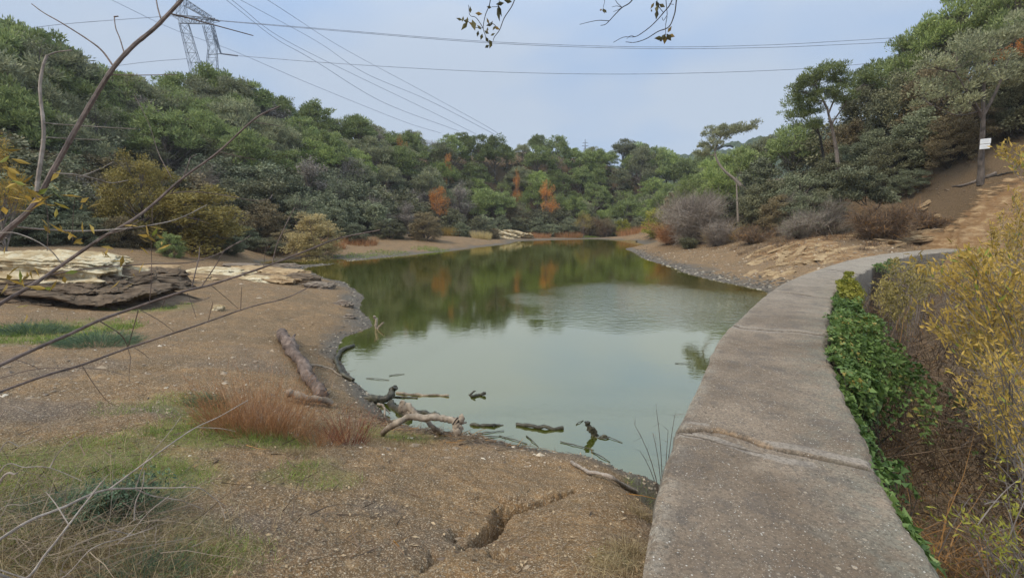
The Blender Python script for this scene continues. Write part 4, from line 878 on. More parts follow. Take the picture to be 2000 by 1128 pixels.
for k, (a, b, sx, sy, sz, mt, lab) in enumerate([
    (305,548,1.9,1.3,.75,'rock_dark','dark layered rock just right of the big outcrop'), (345,560,1.0,.8,.3,'rock_dark','low dark rock between the outcrop and the bare soil'), (300,527,2.4,1.2,.35,'rock_tan','flat tan rock behind the dark layered rock'),
    (425,533,2.6,1.6,.35,'rock_cream','flat cream rock in the middle of the left spit'), (500,530,3.0,1.6,.40,'rock_tan','flat tan rock along the back of the left spit'), (470,522,2.2,1.2,.4,'rock_grey','grey flat rock furthest back on the left spit'), (560,536,2.4,1.5,.42,'rock_tan','tan layered rock at the back water edge of the spit'),
    (590,550,1.8,1.2,.55,'rock_dark','dark brown rock on the water side of the spit'), (545,552,1.6,1.0,.45,'rock_tan','tan rock left of the dark brown one on the spit'), (625,562,1.5,1.0,.4,'rock_grey','grey brown rock nearest the water on the spit'), (500,548,1.6,.9,.3,'rock_cream','small cream ledge at the front of the spit'), (390,545,1.2,.8,.2,'rock_tan','thin tan slab left on the spit'),
    (672,597,.6,.4,.28,'rock_grey','small grey stone at the water edge of the spit'), (428,606,.34,.26,.24,'rock_cream','single cream stone lying on the bare brown soil'), (683,620,.4,.3,.15,'rock_grey','small dark stone on the muddy shore by the upright stump'), (560,520,2.0,1.0,.3,'rock_grey','grey ledge by the back bay')]):
    g = T(a, b); place_rock('rock', lab, g+np.array([0, 0, sz*.12]), (sx, sy, sz), mt, (0.03*k % .1, .04, k*.9 % .6-.3), 10+k, layers=5, amp=.16)
for k, (a, Y, sx, sy, sz) in enumerate([(985, 87, 5, 2.4, 1.6), (1005, 88.5, 5, 2.4, 1.8), (965, 86, 3.5, 2, .9), (1030, 89, 3.5, 2, 1.0)]):
    place_rock('rock', ['left pale rock of the white patch above the far shore', 'tallest pale rock of the white patch above the far shore', 'grey low rock left under the white patch', 'low pale rock right of the white patch'][k], GP(a, Y)+[0, 0, sz*.25], (sx, sy, sz), 'rock_cream' if k != 2 else 'rock_grey', (.1, .2, k*.5), 40+k, amp=.2)
rr_ = np.random.default_rng(77); slabs = []
REG = [((1470,1660), (478,545), 'tan rock slab sticking out of the brown bank beside the pond', 46), ((1640,1850), (438,482), 'tan rock slab on the slope above the far end of the dam', 26), ((1790,2000), (365,440), 'pale rock slab high on the right slope below the notice pine', 24)]
base_slab = [rock_mb(None, (1, 1, 1), res=(60, 22), seed=60+i, layers=3, amp=.20, boxy=.8).mesh('slab', M['rock_tan']) for i in range(6)]
for (x0, x1), (y0, y1), lab, cnt in REG:
    for i in range(cnt):
        a = rr_.uniform(x0, x1); b = rr_.uniform(y0, y1)
        if b > 560-(a-1440)*.05: continue
        g = T(a, b); dd, _ = dam_dist(np.array([g[0]]), np.array([g[1]]))
        if dd[0] > -1.6 or g[2] < .35 or g[2] > 5.2 or g[1] > 33: continue
        e = .3; sx = (hz(g[0]+e, g[1])-hz(g[0]-e, g[1]))/(2*e)
        o = bpy.data.objects.new('rock_slab', base_slab[rr_.integers(0, 6)]); COL.objects.link(o)
        sz = rr_.uniform(.10, .28); o.location = g+[0, 0, -.03]; o.scale = (rr_.uniform(.5, 2.4), rr_.uniform(.2, .55), sz)
        o.rotation_euler = (rr_.normal()*.06+.12, -min(.3, math.atan(sx)*.7)-.05+rr_.normal()*.05, rad(rr_.uniform(-10, 60))); tag(o, lab, 'rock', lab.replace('slab', 'slabs'))
for k, (a, b, sx, sy, sz, lab) in enumerate([(1925,428,3.2,1.4,.5,'wide ochre ledge behind the golden willow'), (1965,408,2.8,1.3,.5,'upper ochre ledge near the right picture edge'), (1895,402,1.8,.9,.35,'ochre ledge below the notice pine'), (1985,440,2.6,1.3,.5,'lower ochre ledge at the right picture edge'), (1800,462,2.6,.9,.3,'low ochre ledge left of the far dam end'),
    (1500,508,2.6,.7,.26,'lowest long slab on the bank near the water'), (1545,492,3.0,.8,.30,'long tilted slab below the wide grey dry shrub'), (1610,500,3.2,.8,.28,'long tilted slab right in the middle of the bank'), (1655,486,2.6,.8,.30,'long slab below the dark bare shrub'), (1715,482,2.8,.8,.26,'long slab directly above the dam below the brown shrub'), (1765,470,2.4,.8,.28,'slab between the brown shrub and the far dam end'), (1470,534,1.8,.5,.18,'small slab close to the water below the bank')]):
    g = T(a, b)
    if g[1] < 50 and dam_dist(g[:1], g[1:2])[0][0] < -1.5: place_rock('rock_ledge', lab, g+np.array([0, 0, -sz*.35]), (sx, sy, sz), 'rock_tan', (.12, -.10-.02*(k % 3), rad(8+13*(k % 4))), 200+k, layers=5, amp=.18, boxy=.7, res=(80, 30))
# roots and stones at the foot of the notice pine
def branch(name, label, cat, paths, mat, jit=.20, seg=8, seed=1, group=None, extra_twigs=0, k=8):
    rng = np.random.default_rng(seed); o0 = np.array(paths[0][0][0], float); mb = MB()
    for pts, r0, r1 in paths:
        p = smooth_path(np.array(pts, float), k=k); n = len(p); L = np.linspace(0, 1, n); p = p+np.stack([fbm(L*6+seed, L*0+q, s=seed+q, o=3) for q in range(3)], -1)*min(r0, .05)*.9
        r = (r0+(r1-r0)*L)*(1+.28*fbm(L*11, L*0, s=seed+9, o=4)); tube(mb, p-o0, r, seg, jit=jit, rng=rng)
    o = mb.build(name, M[mat], smooth=True); o.location = o0; return tag(o, label, cat, group)
def TG(a, b, dz=0): return T(a, b)+np.array([0, 0, dz])
branch('tree_root', 'bare curved root crossing the orange soil below the notice pine', 'root', [([TG(1945,345,.05), TG(1915,356,.10), TG(1885,364,.08), TG(1860,370,.0)], .10, .05)], 'bark')
branch('fallen_branch', 'thin dead branch lying right of the notice pine roots', 'branch', [([TG(1925,358,.05), TG(1960,352,.12), TG(1985,346,.05)], .05, .03)], 'bark_dark')
# notice plates
ns = P(1919, 282, 29.6); sg = empty('notice_sign', ns, 'pair of small white notice plates fixed to the trunk of the right hill pine', 'sign')
mmw, t_, n_, o_ = mat_new('white painted plate'); pb = n_.new('ShaderNodeBsdfPrincipled'); pb.inputs['Base Color'].default_value = (.74, .78, .82, 1); pb.inputs['Roughness'].default_value = .45; lk(t_, pb.outputs[0], o_.inputs[0])
mmg, t_, n_, o_ = mat_new('grey print'); pb = n_.new('ShaderNodeBsdfPrincipled'); pb.inputs['Base Color'].default_value = (.62, .66, .72, 1); lk(t_, pb.outputs[0], o_.inputs[0])
def box_mb(mb, c, s):
    x, y, z = np.array(s)/2; v = np.array([[i, j, k] for i in (-x, x) for j in (-y, y) for k in (-z, z)])+c
    mb.add(v, q=[[0, 1, 3, 2], [4, 6, 7, 5], [0, 4, 5, 1], [2, 3, 7, 6], [0, 2, 6, 4], [1, 5, 7, 3]])
for kz, hh_, w_ in ((.17, .30, .47), (-.15, .28, .45)):
    mb = MB(); box_mb(mb, (0, 0, 0), (w_, .012, hh_)); pl = mb.build('plate', mmw, sg); pl.location = (.02, -.14, kz); pl.rotation_euler = (0, rad(-2), rad(-40))
    mb = MB()
    for q, wl in ((.06, .3), (.0, .34), (-.06, .26)): box_mb(mb, (0, -.009, q), (wl, .004, .018))
    mb.build('print', mmg, pl)

# ---------------------------------------------------------------- driftwood in and beside the pond
def W0(a, b, z=.0): return G(a, b, z)
branch('fallen_log', 'thick rotting log lying on the brown shore left of the pond', 'log', [([TG(551,662,.12), TG(575,700,.12), TG(603,742,.11), TG(630,782,.08)], .115, .085), ([TG(570,690,.2), TG(578,680,.32)], .03, .02)], 'logbark', jit=.30, seg=14, seed=2, k=16)
branch('fallen_log', 'pale bare log lying behind the rust red weeds', 'log', [([TG(560,782,.08), TG(600,790,.09), TG(652,797,.06)], .06, .045)], 'drift', seed=3)
branch('fallen_branch', 'thin pale branch right of the thick rotting log', 'branch', [([TG(606,716,.04), TG(635,722,.05), TG(668,737,.03)], .025, .015)], 'drift', seed=4)
branch('fallen_branch', 'dark bent branch lying along the left water edge', 'branch', [([TG(690,676,.03), TG(664,690,.06), TG(657,710,.07), TG(664,730,.07), TG(690,748,.04)], .04, .05)], 'wetwood', seed=5)
s0 = W0(737, 642); branch('stump_stake', 'pale upright broken stub standing at the left water edge', 'stub', [([s0-[0, 0, .1], s0+[-.03, 0, .22], s0+[-.06, 0, .42]], .05, .04), ([s0+[0, 0, .02], s0+[.14, 0, .14], s0+[.2, 0, .22]], .035, .022)], 'drift', seed=6)
branch('driftwood', 'dark half sunk trunk at the shore with one raised end', 'driftwood', [([W0(672,772,.12), W0(700,776,.08), W0(735,780,.06), W0(760,777,.08), P(768,766,W0(760,777)[1]), P(776,758,W0(760,777)[1])], .09, .05), ([W0(645,782,.15), W0(672,773,.13)], .02, .05)], 'wetwood', seed=7)
branch('floating_pole', 'long thin straight pole floating beyond the half sunk trunk', 'driftwood', [([W0(775,767,.01), W0(800,769,.02), W0(830,770,.02), W0(876,771,.02)], .028, .018)], 'drift', seed=8)
branch('floating_stick', 'thin stick end floating close under the long straight pole', 'driftwood', [([W0(762,774,.01), W0(790,775,.01), W0(816,776,.01)], .012, .016)], 'wetwood', seed=9)
YA = W0(930, 772)[1]
branch('driftwood', 'small forked black stick poking from the middle of the pond', 'driftwood', [([W0(917,772,-.02), W0(924,773,.02), P(934,771.5,YA), P(943,769,YA), P(948,766,YA)], .022, .03), ([W0(917,773,-.02), P(921,768,YA), P(928,762,YA)], .018, .014)], 'wetwood', seed=10)
yb = T(750, 850)[1]
def A(a, b, y): return P(a, b, y)
branch('driftwood', 'pale arched branch resting on the shore and reaching over the water', 'driftwood', [([TG(747,850,.02), A(770,830,5.62), A(795,816,5.68), A(830,812,5.7), A(865,817,5.72), A(893,823,5.72), A(908,816,5.75)], .04, .045), ([A(888,822,5.72), A(893,832,5.7), A(895,846,5.66)], .055, .06), ([A(893,825,5.72), A(912,825,5.75)], .02, .012), ([A(835,812,5.7), A(850,808,5.72)], .02, .012)], 'drift', seed=11)
branch('driftwood', 'second pale branch crossing under the arched one with a knobbed top', 'driftwood', [([A(786,789,6.1), A(796,791,6.1), A(812,806,6.0), A(832,822,5.9), A(850,838,5.75), TG(862,846,.02)], .05, .03), ([A(788,792,6.1), A(800,806,6.05), A(806,815,6.0)], .07, .05)], 'drift', seed=12)
branch('driftwood', 'dark green sunken trunk behind the pale arched branch', 'driftwood', [([W0(762,788,.0), W0(780,800,.03), W0(800,810,.05)], .06, .08), ([W0(805,803,.03), W0(830,806,.04), W0(860,811,.02)], .05, .035)], 'wetwood', seed=13)
branch('driftwood', 'grey twisted root piece on the mud left of the arched branch', 'driftwood', [([TG(738,798,.06), TG(750,806,.1), TG(752,820,.03)], .022, .015), ([TG(744,800,.08), TG(762,812,.04)], .015, .01)], 'drift', seed=14)
branch('floating_log', 'short dark log floating left of the longest floating one', 'driftwood', [([W0(920,829,.0), W0(935,828,.03), W0(965,829,.02), W0(982,830,.0)], .03, .016)], 'wetwood', seed=15)
branch('floating_log', 'longest dark log floating flat in the near water', 'driftwood', [([W0(1010,829,.0), W0(1035,831,.03), W0(1065,834,.03), W0(1100,837,.01)], .03, .026)], 'wetwood', seed=16)
ys = W0(1160, 852)[1]
branch('driftwood', 'broken dark stump leaning out of the near water', 'driftwood', [([W0(1170,855,-.05), A(1160,845,ys), A(1150,832,ys), A(1146,825,ys)], .06, .025)], 'wetwood', seed=17, jit=.35)
branch('driftwood', 'small bent stick right beside the leaning dark stump', 'driftwood', [([W0(1163,853,.0), W0(1175,855,.01), W0(1188,855,.01)], .012, .01), ([W0(1172,855,0), A(1178,850,ys), A(1183,852,ys)], .018, .02)], 'wetwood', seed=18)
branch('fallen_branch', 'curved brown branch lying on the bare soil above the crack', 'branch', [([TG(1114,907,.03), TG(1140,922,.03), TG(1165,931,.05), TG(1195,942,.05), TG(1220,955,.04), TG(1243,963,.02)], .018, .024)], 'paletwig', seed=19)
for k, (a, b, c, d, lab) in enumerate([(915,842,945,866,'pale thin stick poking into the water right of the arched branch'), (930,846,985,841,'thin floating twig under the short floating log'), (935,852,978,852,'lower thin floating twig under the short floating log'), (975,850,1030,866,'thin twig floating below the longest floating log'), (1028,850,1052,872,'short twig floating at the near shore edge'),
      (1095,862,1160,878,'thin curved twig in the near water left of the dam'), (1180,850,1216,864,'fine twig floating right of the leaning stump'), (1125,828,1140,820,'tiny twig sticking up left of the leaning stump'), (1318,709,1347,711,'small dark chip floating beside the dam'), (1155,880,1192,902,'fine twig at the water edge above the curved brown branch'), (760,733,790,730,'tiny twig floating beside the bent shore branch'), (715,738,760,742,'short dark twig floating at the left shore')]):
    branch('floating_twig', lab, 'twig', [([W0(a,b,.01), W0((a+c)/2,(b+d)/2-1,.015), W0(c,d,.005)], .008, .005)], 'drift' if k == 0 else 'wetwood', seed=70+k, seg=5)

# ---------------------------------------------------------------- loose litter, pebbles, grass (nobody could count them)
rs = np.random.default_rng(3)
def scatter(n, xr, yr, cond=None):
    x = rs.uniform(*xr, n); y = yr[0]+(yr[1]-yr[0])*rs.random(n)**1.6; z = height(x, y); k = z > .02
    dd, _ = dam_dist(x, y); k &= dd < -.66
    if cond is not None: k &= cond(x, y, z)
    return np.stack([x, y, z], -1)[k]
OCT = np.array([[1, 0, 0], [0, 1, 0], [-1, 0, 0], [0, -1, 0], [0, 0, 1], [0, 0, -1]], float); OT = np.array([[0, 1, 4], [1, 2, 4], [2, 3, 4], [3, 0, 4], [1, 0, 5], [2, 1, 5], [3, 2, 5], [0, 3, 5]])
def pebbles(mb, P_, s, tint):
    n = len(P_); a = rs.random(n)*6.28; sx = s*rs.uniform(.7, 1.5, n); sy = s*rs.uniform(.5, 1., n); sz = s*rs.uniform(.25, .6, n)
    v = OCT[None]*np.stack([sx, sy, sz], -1)[:, None]*rs.uniform(.7, 1.25, (n, 6, 1)); c, q = np.cos(a)[:, None], np.sin(a)[:, None]
    v = np.stack([v[..., 0]*c-v[..., 1]*q, v[..., 0]*q+v[..., 1]*c, v[..., 2]], -1)+P_[:, None]
    t = (np.arange(n)[:, None, None]*6+OT[None]).reshape(-1, 3); mb.add(v.reshape(-1, 3), t=t, tint=np.repeat(tint, 8))
mb = MB()
for n, xr, yr, s0_, s1_ in ((9000, (-7, 3), (1.2, 9), .003, .008), (9000, (-14, 2), (5, 22), .008, .03), (700, (-14, 2), (5, 24), .02, .07), (2200, (-7, 3), (1.3, 10), .006, .016), (260, (-9, 2), (1.5, 14), .014, .035)):
    p = scatter(n, xr, yr); k = vn(p[:, 0]*1.3, p[:, 1]*1.3, s=5)+rs.normal(size=len(p))*.5 > -.1; p = p[k]; pebbles(mb, p, rs.uniform(s0_, s1_, len(p)), rs.random(len(p)))
M['pebble'] = leaf_mat('pebbles', (.14, .105, .08), (.44, .35, .25), third=(.60, .53, .43), transl=0, var=0)
tag(mb.build('pebbles', M['pebble']), 'small tan and white pebbles strewn over the brown soil', 'pebbles', kind='stuff')
mb = MB()                                                           # dark shingle along the water line
for i in range(26):
    a = SHW[i]; b_ = SHW[i+1]; L = np.linalg.norm(b_-a); n = int(min(420, 130*L*(6/(3+a[1])+.25))); f = rs.random((n, 1)); p = a*(1-f)+b_*f+rs.normal(size=(n, 2))*(.06+.014*a[1]); z = height(p[:, 0], p[:, 1]); k = (z > -.05) & (z < .35)
    pebbles(mb, np.c_[p, z][k], rs.uniform(.008, .03, k.sum())*(1+a[1]*.07), rs.random(k.sum()))
q = [G(a, b)[:2] for a, b in [(1232,490),(1250,500),(1290,515),(1330,530),(1400,548),(1460,560),(1500,571)]]
for i in range(len(q)-1):
    n = 260; f = rs.random((n, 1)); p = q[i]*(1-f)+q[i+1]*f+rs.normal(size=(n, 2))*.7+[.4, .3]; z = height(p[:, 0], p[:, 1]); k = (z > -.05) & (z < .7); pebbles(mb, np.c_[p, z][k], rs.uniform(.03, .13, k.sum()), rs.random(k.sum()))
M['shingle'] = leaf_mat('dark shingle', (.05, .045, .038), (.22, .19, .155), third=(.40, .36, .29), transl=0, var=0, rough=.6)
tag(mb.build('shore_shingle', M['shingle']), 'dark wet stones along the water line', 'shingle', kind='stuff')
mb = MB()                                                           # twigs and bark bits on the shore
for (a, b, r, n) in ((860,845,.55,420), (800,830,.5,300), (720,815,.5,260), (930,862,.4,200), (690,720,.7,260), (660,640,1.0,160), (1000,870,.5,150), (640,690,.6,120), (500,870,1.0,160), (200,900,1.5,200), (600,1000,1.4,150), (900,1010,1.2,90)):
    g = T(a, b); p = g[:2]+rs.normal(size=(n, 2))*r*[1, .5]; z = height(p[:, 0], p[:, 1])+.012; k = z > -.01
    d = rs.normal(size=(n, 3))*[1, 1, .12]; strands(mb, np.c_[p, z][k], d[k], rs.uniform(.05, .3, k.sum()), rs.uniform(.004, .012, k.sum()), 0, 2, rs)
tag(mb.build('twig_litter', M['browntwig']), 'broken twigs and bark bits washed up on the shore', 'litter', kind='stuff')
mb = MB()
for px_, n, xr, yr in ((0, 1500, (-6, 2.2), (1.3, 9)), (0, 500, (-3, 1.2), (1.2, 4))):
    p = scatter(n, xr, yr); m_ = len(p); d = rs.normal(size=(m_, 3))*[1, 1, .25]; diamonds(mb, p+[0, 0, .012], d, np.array([0, 0, 1.])+rs.normal(size=(m_, 3))*.3, rs.uniform(.015, .05, m_), rs.uniform(.008, .022, m_), rs.random(m_), fold=.2)
tag(mb.build('leaf_litter', M['litter']), 'dry fallen leaves scattered on the brown soil', 'litter', kind='stuff')
# grass blades
mb = MB()
for a, b, rx, s_ in GRASS_SPOTS:
    g = T(a, b); far_ = g[1] > 20; n = int(min(16000, 6200*rx*rx*s_*(1.4 if g[1] < 8 else .7)/(1 if not far_ else 3)))
    ang = rs.random(n)*6.28; r = np.sqrt(rs.random(n))*rx*1.1; p = g[:2]+np.stack([np.cos(ang)*r, np.sin(ang)*r], -1)
    k = fbm(p[:, 0]*2.5, p[:, 1]*2.5, s=15, o=3)+rs.normal(size=n)*.15 > -.05+.3*(r/rx-.5); p = p[k]; z = height(p[:, 0], p[:, 1]); dd, _ = dam_dist(p[:, 0], p[:, 1]); k = (z > .02) & (dd < -.66); p = np.c_[p, z][k]; m_ = len(p)
    if not m_: continue
    tn = np.clip(.45+.5*vn(p[:, 0]*3, p[:, 1]*3, s=9)+rs.normal(size=m_)*.25, 0, 1); sc_ = 1 if not far_ else 2.6
    strands(mb, p-[0, 0, .01], rs.normal(size=(m_, 3))*.55+[0, 0, 1], rs.uniform(.03, .12, m_)*sc_*(1.0 if g[1] > 3.5 else .8), (.0045 if g[1] < 8 else .012)*sc_, .7, 2, rs, tint=tn)
tag(mb.build('grass', M['grass']), 'short yellow green grass patches on the soil', 'grass', kind='stuff')
mb = MB()                                                           # straw coloured grass and dead stalks, near left corner and by the dam
for (a, b, r, n, h_) in ((60,1090,.75,2600,.20), (350,1100,.45,1400,.13), (180,1040,.5,1100,.16), (20,960,.7,1200,.2), (1235,1080,.16,500,.10), (1200,1110,.2,500,.10), (590,888,.15,500,.07), (790,868,.3,700,.07), (640,840,.35,900,.16), (730,860,.3,500,.08), (1255,1010,.10,250,.14), (30,870,.8,500,.12), (600,905,.5,400,.05)):
    g = T(a, b); p = g[:2]+rs.normal(size=(n, 2))*r*[.6, .5]; z = height(p[:, 0], p[:, 1]); dd, _ = dam_dist(p[:, 0], p[:, 1]); k = dd < -.65; p = np.c_[p, z][k]
    strands(mb, p, rs.normal(size=(len(p), 3))*.7+[0, 0, .7], h_*rs.uniform(.4, 1.4, len(p)), .0035, .9, 3, rs)
tag(mb.build('dry_grass', M['grass_dry']), 'straw coloured dead grass near the left corner and beside the dam', 'grass', kind='stuff')
for k, (a, b, W, H, mt, n, wd, lab) in enumerate([(500,842,.85,.80,'redweed',520,.004,'largest rust red weed clump in front of the fallen logs'), (445,835,.6,.5,'redweed',260,.004,'lower rust red weeds on the left side of the largest clump'), (560,850,.6,.6,'redweed',260,.004,'rust red weeds on the right side of the largest clump'), (680,862,.42,.52,'redstem',120,.0055,'dark red stemmed weed clump left of the arched driftwood'), (625,866,.5,.3,'redweed',220,.004,'low rust weeds between the two red clumps')]):
    weed_clump('weed_clump', lab, 'weeds', T(a, b), W, H, mt, n, wd, 90+k, spread=.5, droop=.25)
for k, (a, b, W, H, mt, lf, lab) in enumerate([(215,1010,.50,.26,'grass_blue',3200,'dark blue green leafy weed by the left corner'), (120,1000,.35,.2,'grass_blue',1800,'smaller blue green weed left of the dark leafy one'), (190,668,1.1,.28,'grass_blue',1500,'blue green weeds on the grass under the big outcrop'), (60,650,1.0,.28,'grass_blue',1300,'blue green weeds at the left edge under the outcrop'), (270,1130,.3,.16,'grass_blue',1300,'low blue green weed at the bottom left'), (400,790,.25,.14,'grass_blue',400,'small green weed left of the rust red clump')]):
    weed_clump('leafy_weed', lab, 'weed', T(a, b), W*1.1, H*1.15, mt, 420 if b > 900 else 800, .004 if b > 900 else .010, 110+k, spread=1.3, droop=.5)
twig_bush('leafy_weed', 'dense dark leafy weed standing in the grass near the left corner', 'weed', T(225, 1015), .50, .24, 'browntwig', 600, .003, 131, leaves=3200, lmat='grass_blue', leafL=.03, leafW=.010, stem='browntwig')
for q, (a, b) in enumerate([(330,1075),(395,1095),(150,880),(560,935)]): weed_clump('grass_tuft', ['bright green grass tuft low at the bottom left', 'bright green grass tuft right of the other bottom one', 'green grass tuft among the twigs above the left corner', 'small bright green grass tuft on the grey soil'][q], 'grass tuft', T(a, b), .22, .10, 'grass', 260, .0045, 140+q, spread=1.2, droop=.8, branch=False)
g = T(1292, 968); g = np.array([1.62, 4.55, 0]); g[2] = hz(g[0], g[1])
rr2 = np.random.default_rng(8); root = empty('bare_seedling', g, 'thin bare seedling growing out of the water against the dam', 'seedling'); mb = MB()
for a, b in ((1282,800),(1240,830),(1318,810),(1250,880),(1275,845),(1305,840)):
    e = P(a, b, g[1]-.15)-g; pth = bez(np.zeros(3), e*[.2, .2, .6], e, 8); tube(mb, pth, np.linspace(.006, .002, 8), 5, cap=False)
    for q in range(9): s_ = pth[rr2.integers(2, 8)]; strands(mb, s_[None], rr2.normal(size=(1, 3))+[0, 0, .6], .14*rr2.random()+.04, .003, 0, 3, rr2)
mb.build('stems', M['twigbark'], root)

# dry growth on the right bank
mb = MB(); rg = np.random.default_rng(66)
for _ in range(260):
    g = GP(rg.uniform(1380, 1990), rg.uniform(24, 46))
    if g[2] < .8 or dam_dist(g[:1], g[1:2])[0][0] > -1.2: continue
    n = int(rg.integers(30, 110)); p = g[:2]+rg.normal(size=(n, 2))*rg.uniform(.12, .45); z = height(p[:, 0], p[:, 1]); strands(mb, np.c_[p, z], rg.normal(size=(n, 3))*.7+[0, 0, .8], rg.uniform(.1, .45, n), .018, .8, 2, rg)
tag(mb.build('bank_grass', M['browntwig']), 'dry brown tufts and sticks on the slope of the right bank', 'grass', kind='stuff')
mb = MB(); n = 3400; xx = rg.uniform(10, 34, n); yy = rg.uniform(15, 44, n); zz = height(xx, yy); dd_ = dam_dist(xx, yy)[0]; k = (zz > .2) & (zz < 6) & (dd_ < -.8); pebbles(mb, np.c_[xx, yy, zz][k], rg.uniform(.02, .12, k.sum()), rg.random(k.sum()))
tag(mb.build('bank_stones', M['pebble']), 'loose tan stones scattered on the right bank', 'stones', kind='stuff')
# ---------------------------------------------------------------- downstream side of the dam: ivy, brambles, yellow willows
Rp = Ls + normals2(Ls)*DW; Rn = normals2(Ls)
def edge_at(y):
    i = np.argmin(np.abs(Rp[:, 1]-np.asarray(y)[..., None])+ (Rp[:, 1] < .5)*9, -1); return i
ri = np.random.default_rng(17)
def ivy(name, label, y0, y1, reach, n, mat, seed, top=.12):
    r = np.random.default_rng(seed); y = r.uniform(y0, y1, n); i = edge_at(y); f = (y-y0)/(y1-y0); bl = np.sin(np.pi*np.clip(f, .04, .96))**.6
    o = (r.random(n)**.8)*reach*bl*(.6+.8*fbm(y*1.5, y*0, s=seed, o=3))-.09*r.random(n)*(.4+vn(y*2.3, y*0, s=seed+4)); i2 = np.clip(i+r.integers(-2, 3, n), 0, len(Rp)-1)
    p = Rp[i2]+Rn[i2]*o[:, None]; bump = fbm(p[:, 0]*1.8, p[:, 1]*1.8, s=seed, o=3)*.28
    z = DAMZ+top*.6-np.maximum(o, 0)*.50+bump*1.3*np.clip(o*3, 0, 1)-r.random(n)**2*.45*np.clip(o*3, 0, 1)+.02
    kp = (fbm(p[:, 0]*4, p[:, 1]*4, s=seed+3, o=3)+r.normal(size=n)*.16 > -.14+.22*np.clip(o/reach, 0, 1)); p, z, i2, o, y = p[kp], z[kp], i2[kp], o[kp], y[kp]; n = len(p)
    p = np.c_[p, z]; nrmv = np.c_[Rn[i2]*.6, np.ones(n)]+r.normal(size=(n, 3))*.5; nrmv = nrm(nrmv); d = nrm(np.cross(nrmv, rdir(r, n))*1.0+np.array([0, 0, -.35])); sd = nrm(np.cross(d, nrmv)); s = r.uniform(.025, .075, n)[:, None]
    tn = np.clip(.45+.35*vn(p[:, 0]*2, p[:, 1]*2, p[:, 2]*2, s=5)+r.normal(size=n)*.22, 0, 1); up = nrmv*s*.12
    c = [p-d*s*.1, p+sd*s*.55+d*s*.05+up, p+sd*s*.30+d*s*.42+up*.5, p+d*s*.95, p-sd*s*.30+d*s*.42+up*.5, p-sd*s*.55+d*s*.05+up]
    V = np.stack(c, 1).reshape(-1, 3); b = np.arange(n)[:, None]*6; q = np.concatenate([b+[0, 1, 2, 3], b+[0, 3, 4, 5]], 1).reshape(-1, 4)
    g0 = np.array([p[:, 0].mean(), p[:, 1].mean(), DAMZ-2.5]); root = empty(name, g0, label, 'ivy'); lf = MB(); lf.add(V-g0, q=q, tint=np.repeat(tn, 2)); lf.build('leaves', M[mat], root)
    st = MB(); k = r.integers(0, n, 260)
    for j in k: a = p[j]; e = Rp[i2[j]]; base = np.array([e[0]+Rn[i2[j]][0]*.15, e[1]+Rn[i2[j]][1]*.15, DAMZ-1.8-r.random()]); tube(st, bez(base, (base+a)/2+r.normal(size=3)*.2+[0, 0, .3], a-[0, 0, .03], 6)-g0, np.linspace(.009, .003, 6), 4, cap=False)
    st.build('stems', M['bark_dark'], root); return root
ivy('ivy_plant', 'glossy green ivy spilling over the right edge of the dam walkway', 4.5, 9.4, 1.75, 17000, 'ivy', 201)
ivy('ivy_plant', 'narrow trail of ivy along the dam edge below the big ivy mass', 1.9, 5.0, .34, 1500, 'ivy', 202, top=-.1)
ivy('ivy_plant', 'yellow green ivy hump on the dam edge behind the glossy green one', 9.6, 12.8, 1.0, 5200, 'yellowgreen', 203, top=.35)
ivy('ivy_plant', 'thin ivy fringe on the dam edge between the green and yellow ivy', 8.6, 10.2, .6, 1800, 'ivy', 204)
ivy('ivy_plant', 'small ivy patch hanging at the far end of the dam', 16.5, 19.5, .8, 1500, 'ivy', 205)
def behind(n, y0, y1, o0, o1, r):
    y = y0+(y1-y0)*r.random(n)**1.3; i = edge_at(y); o = o0+(o1-o0)*r.random(n); p = Rp[i]+Rn[i]*o[:, None]; return p, o
mb = MB(); lf = MB(); rb = np.random.default_rng(31)
for n, y0, y1, o1, L0, L1, w_ in ((15000, -.5, 9, 3.8, .25, .8, .008), (12000, -.5, 6, 2.5, .12, .4, .005), (20000, 6, 22, 6.0, .2, .7, .010), (1500, -.5, 10, 3.6, .6, 1.6, .012)):
    p, o = behind(n, y0, y1, .06, o1, rb); zt = .05+np.clip(o*.16, 0, .5)+fbm(p[:, 0]*.9, p[:, 1]*.9, s=71, o=4)*1.5-.5*np.clip(1-o/.6, 0, 1)+np.clip(p[:, 1]*.035, 0, .5)
    z = zt+.1-np.abs(rb.normal(size=n))*.6; d = rb.normal(size=(n, 3))*[.7, .7, .6]+[0, 0, .75]; tn = np.clip(.42+.9*fbm(p[:, 0]*.8, p[:, 1]*.8, s=73, o=3)+rb.normal(size=n)*.25, 0, .92)
    strands(mb, np.c_[p, z], d, rb.uniform(L0, L1, n), w_, .8, 3, rb, tint=tn)
    m_ = n//2; k = rb.integers(0, n, m_); c = np.c_[p[k], z[k]]+rb.normal(size=(m_, 3))*.08+[0, 0, .06]; diamonds(lf, c, rdir(rb, m_), rdir(rb, m_), rb.uniform(.02, .07, m_), rb.uniform(.012, .03, m_), np.clip(rb.random(m_)*.95, 0, 1), fold=.2)
bt = mb.build('bramble_thicket', M['browntwig']); tag(bt, 'dense dead brown brambles filling the hollow right of the dam', 'brambles', kind='stuff')
p, o = behind(5200, 1.2, 8, .08, 3.4, rb); n = len(p); z = .25+fbm(p[:, 0]*.9, p[:, 1]*.9, s=71, o=4)*1.3-rb.random(n)*.5; kk = fbm(p[:, 0]*1.6, p[:, 1]*1.6, s=75, o=2) > -.02; diamonds(lf, np.c_[p, z][kk], rdir(rb, kk.sum()), rdir(rb, kk.sum()), rb.uniform(.03, .08, kk.sum()), rb.uniform(.015, .035, kk.sum()), np.where(rb.random(kk.sum()) < .6, .97, .7), fold=.2)
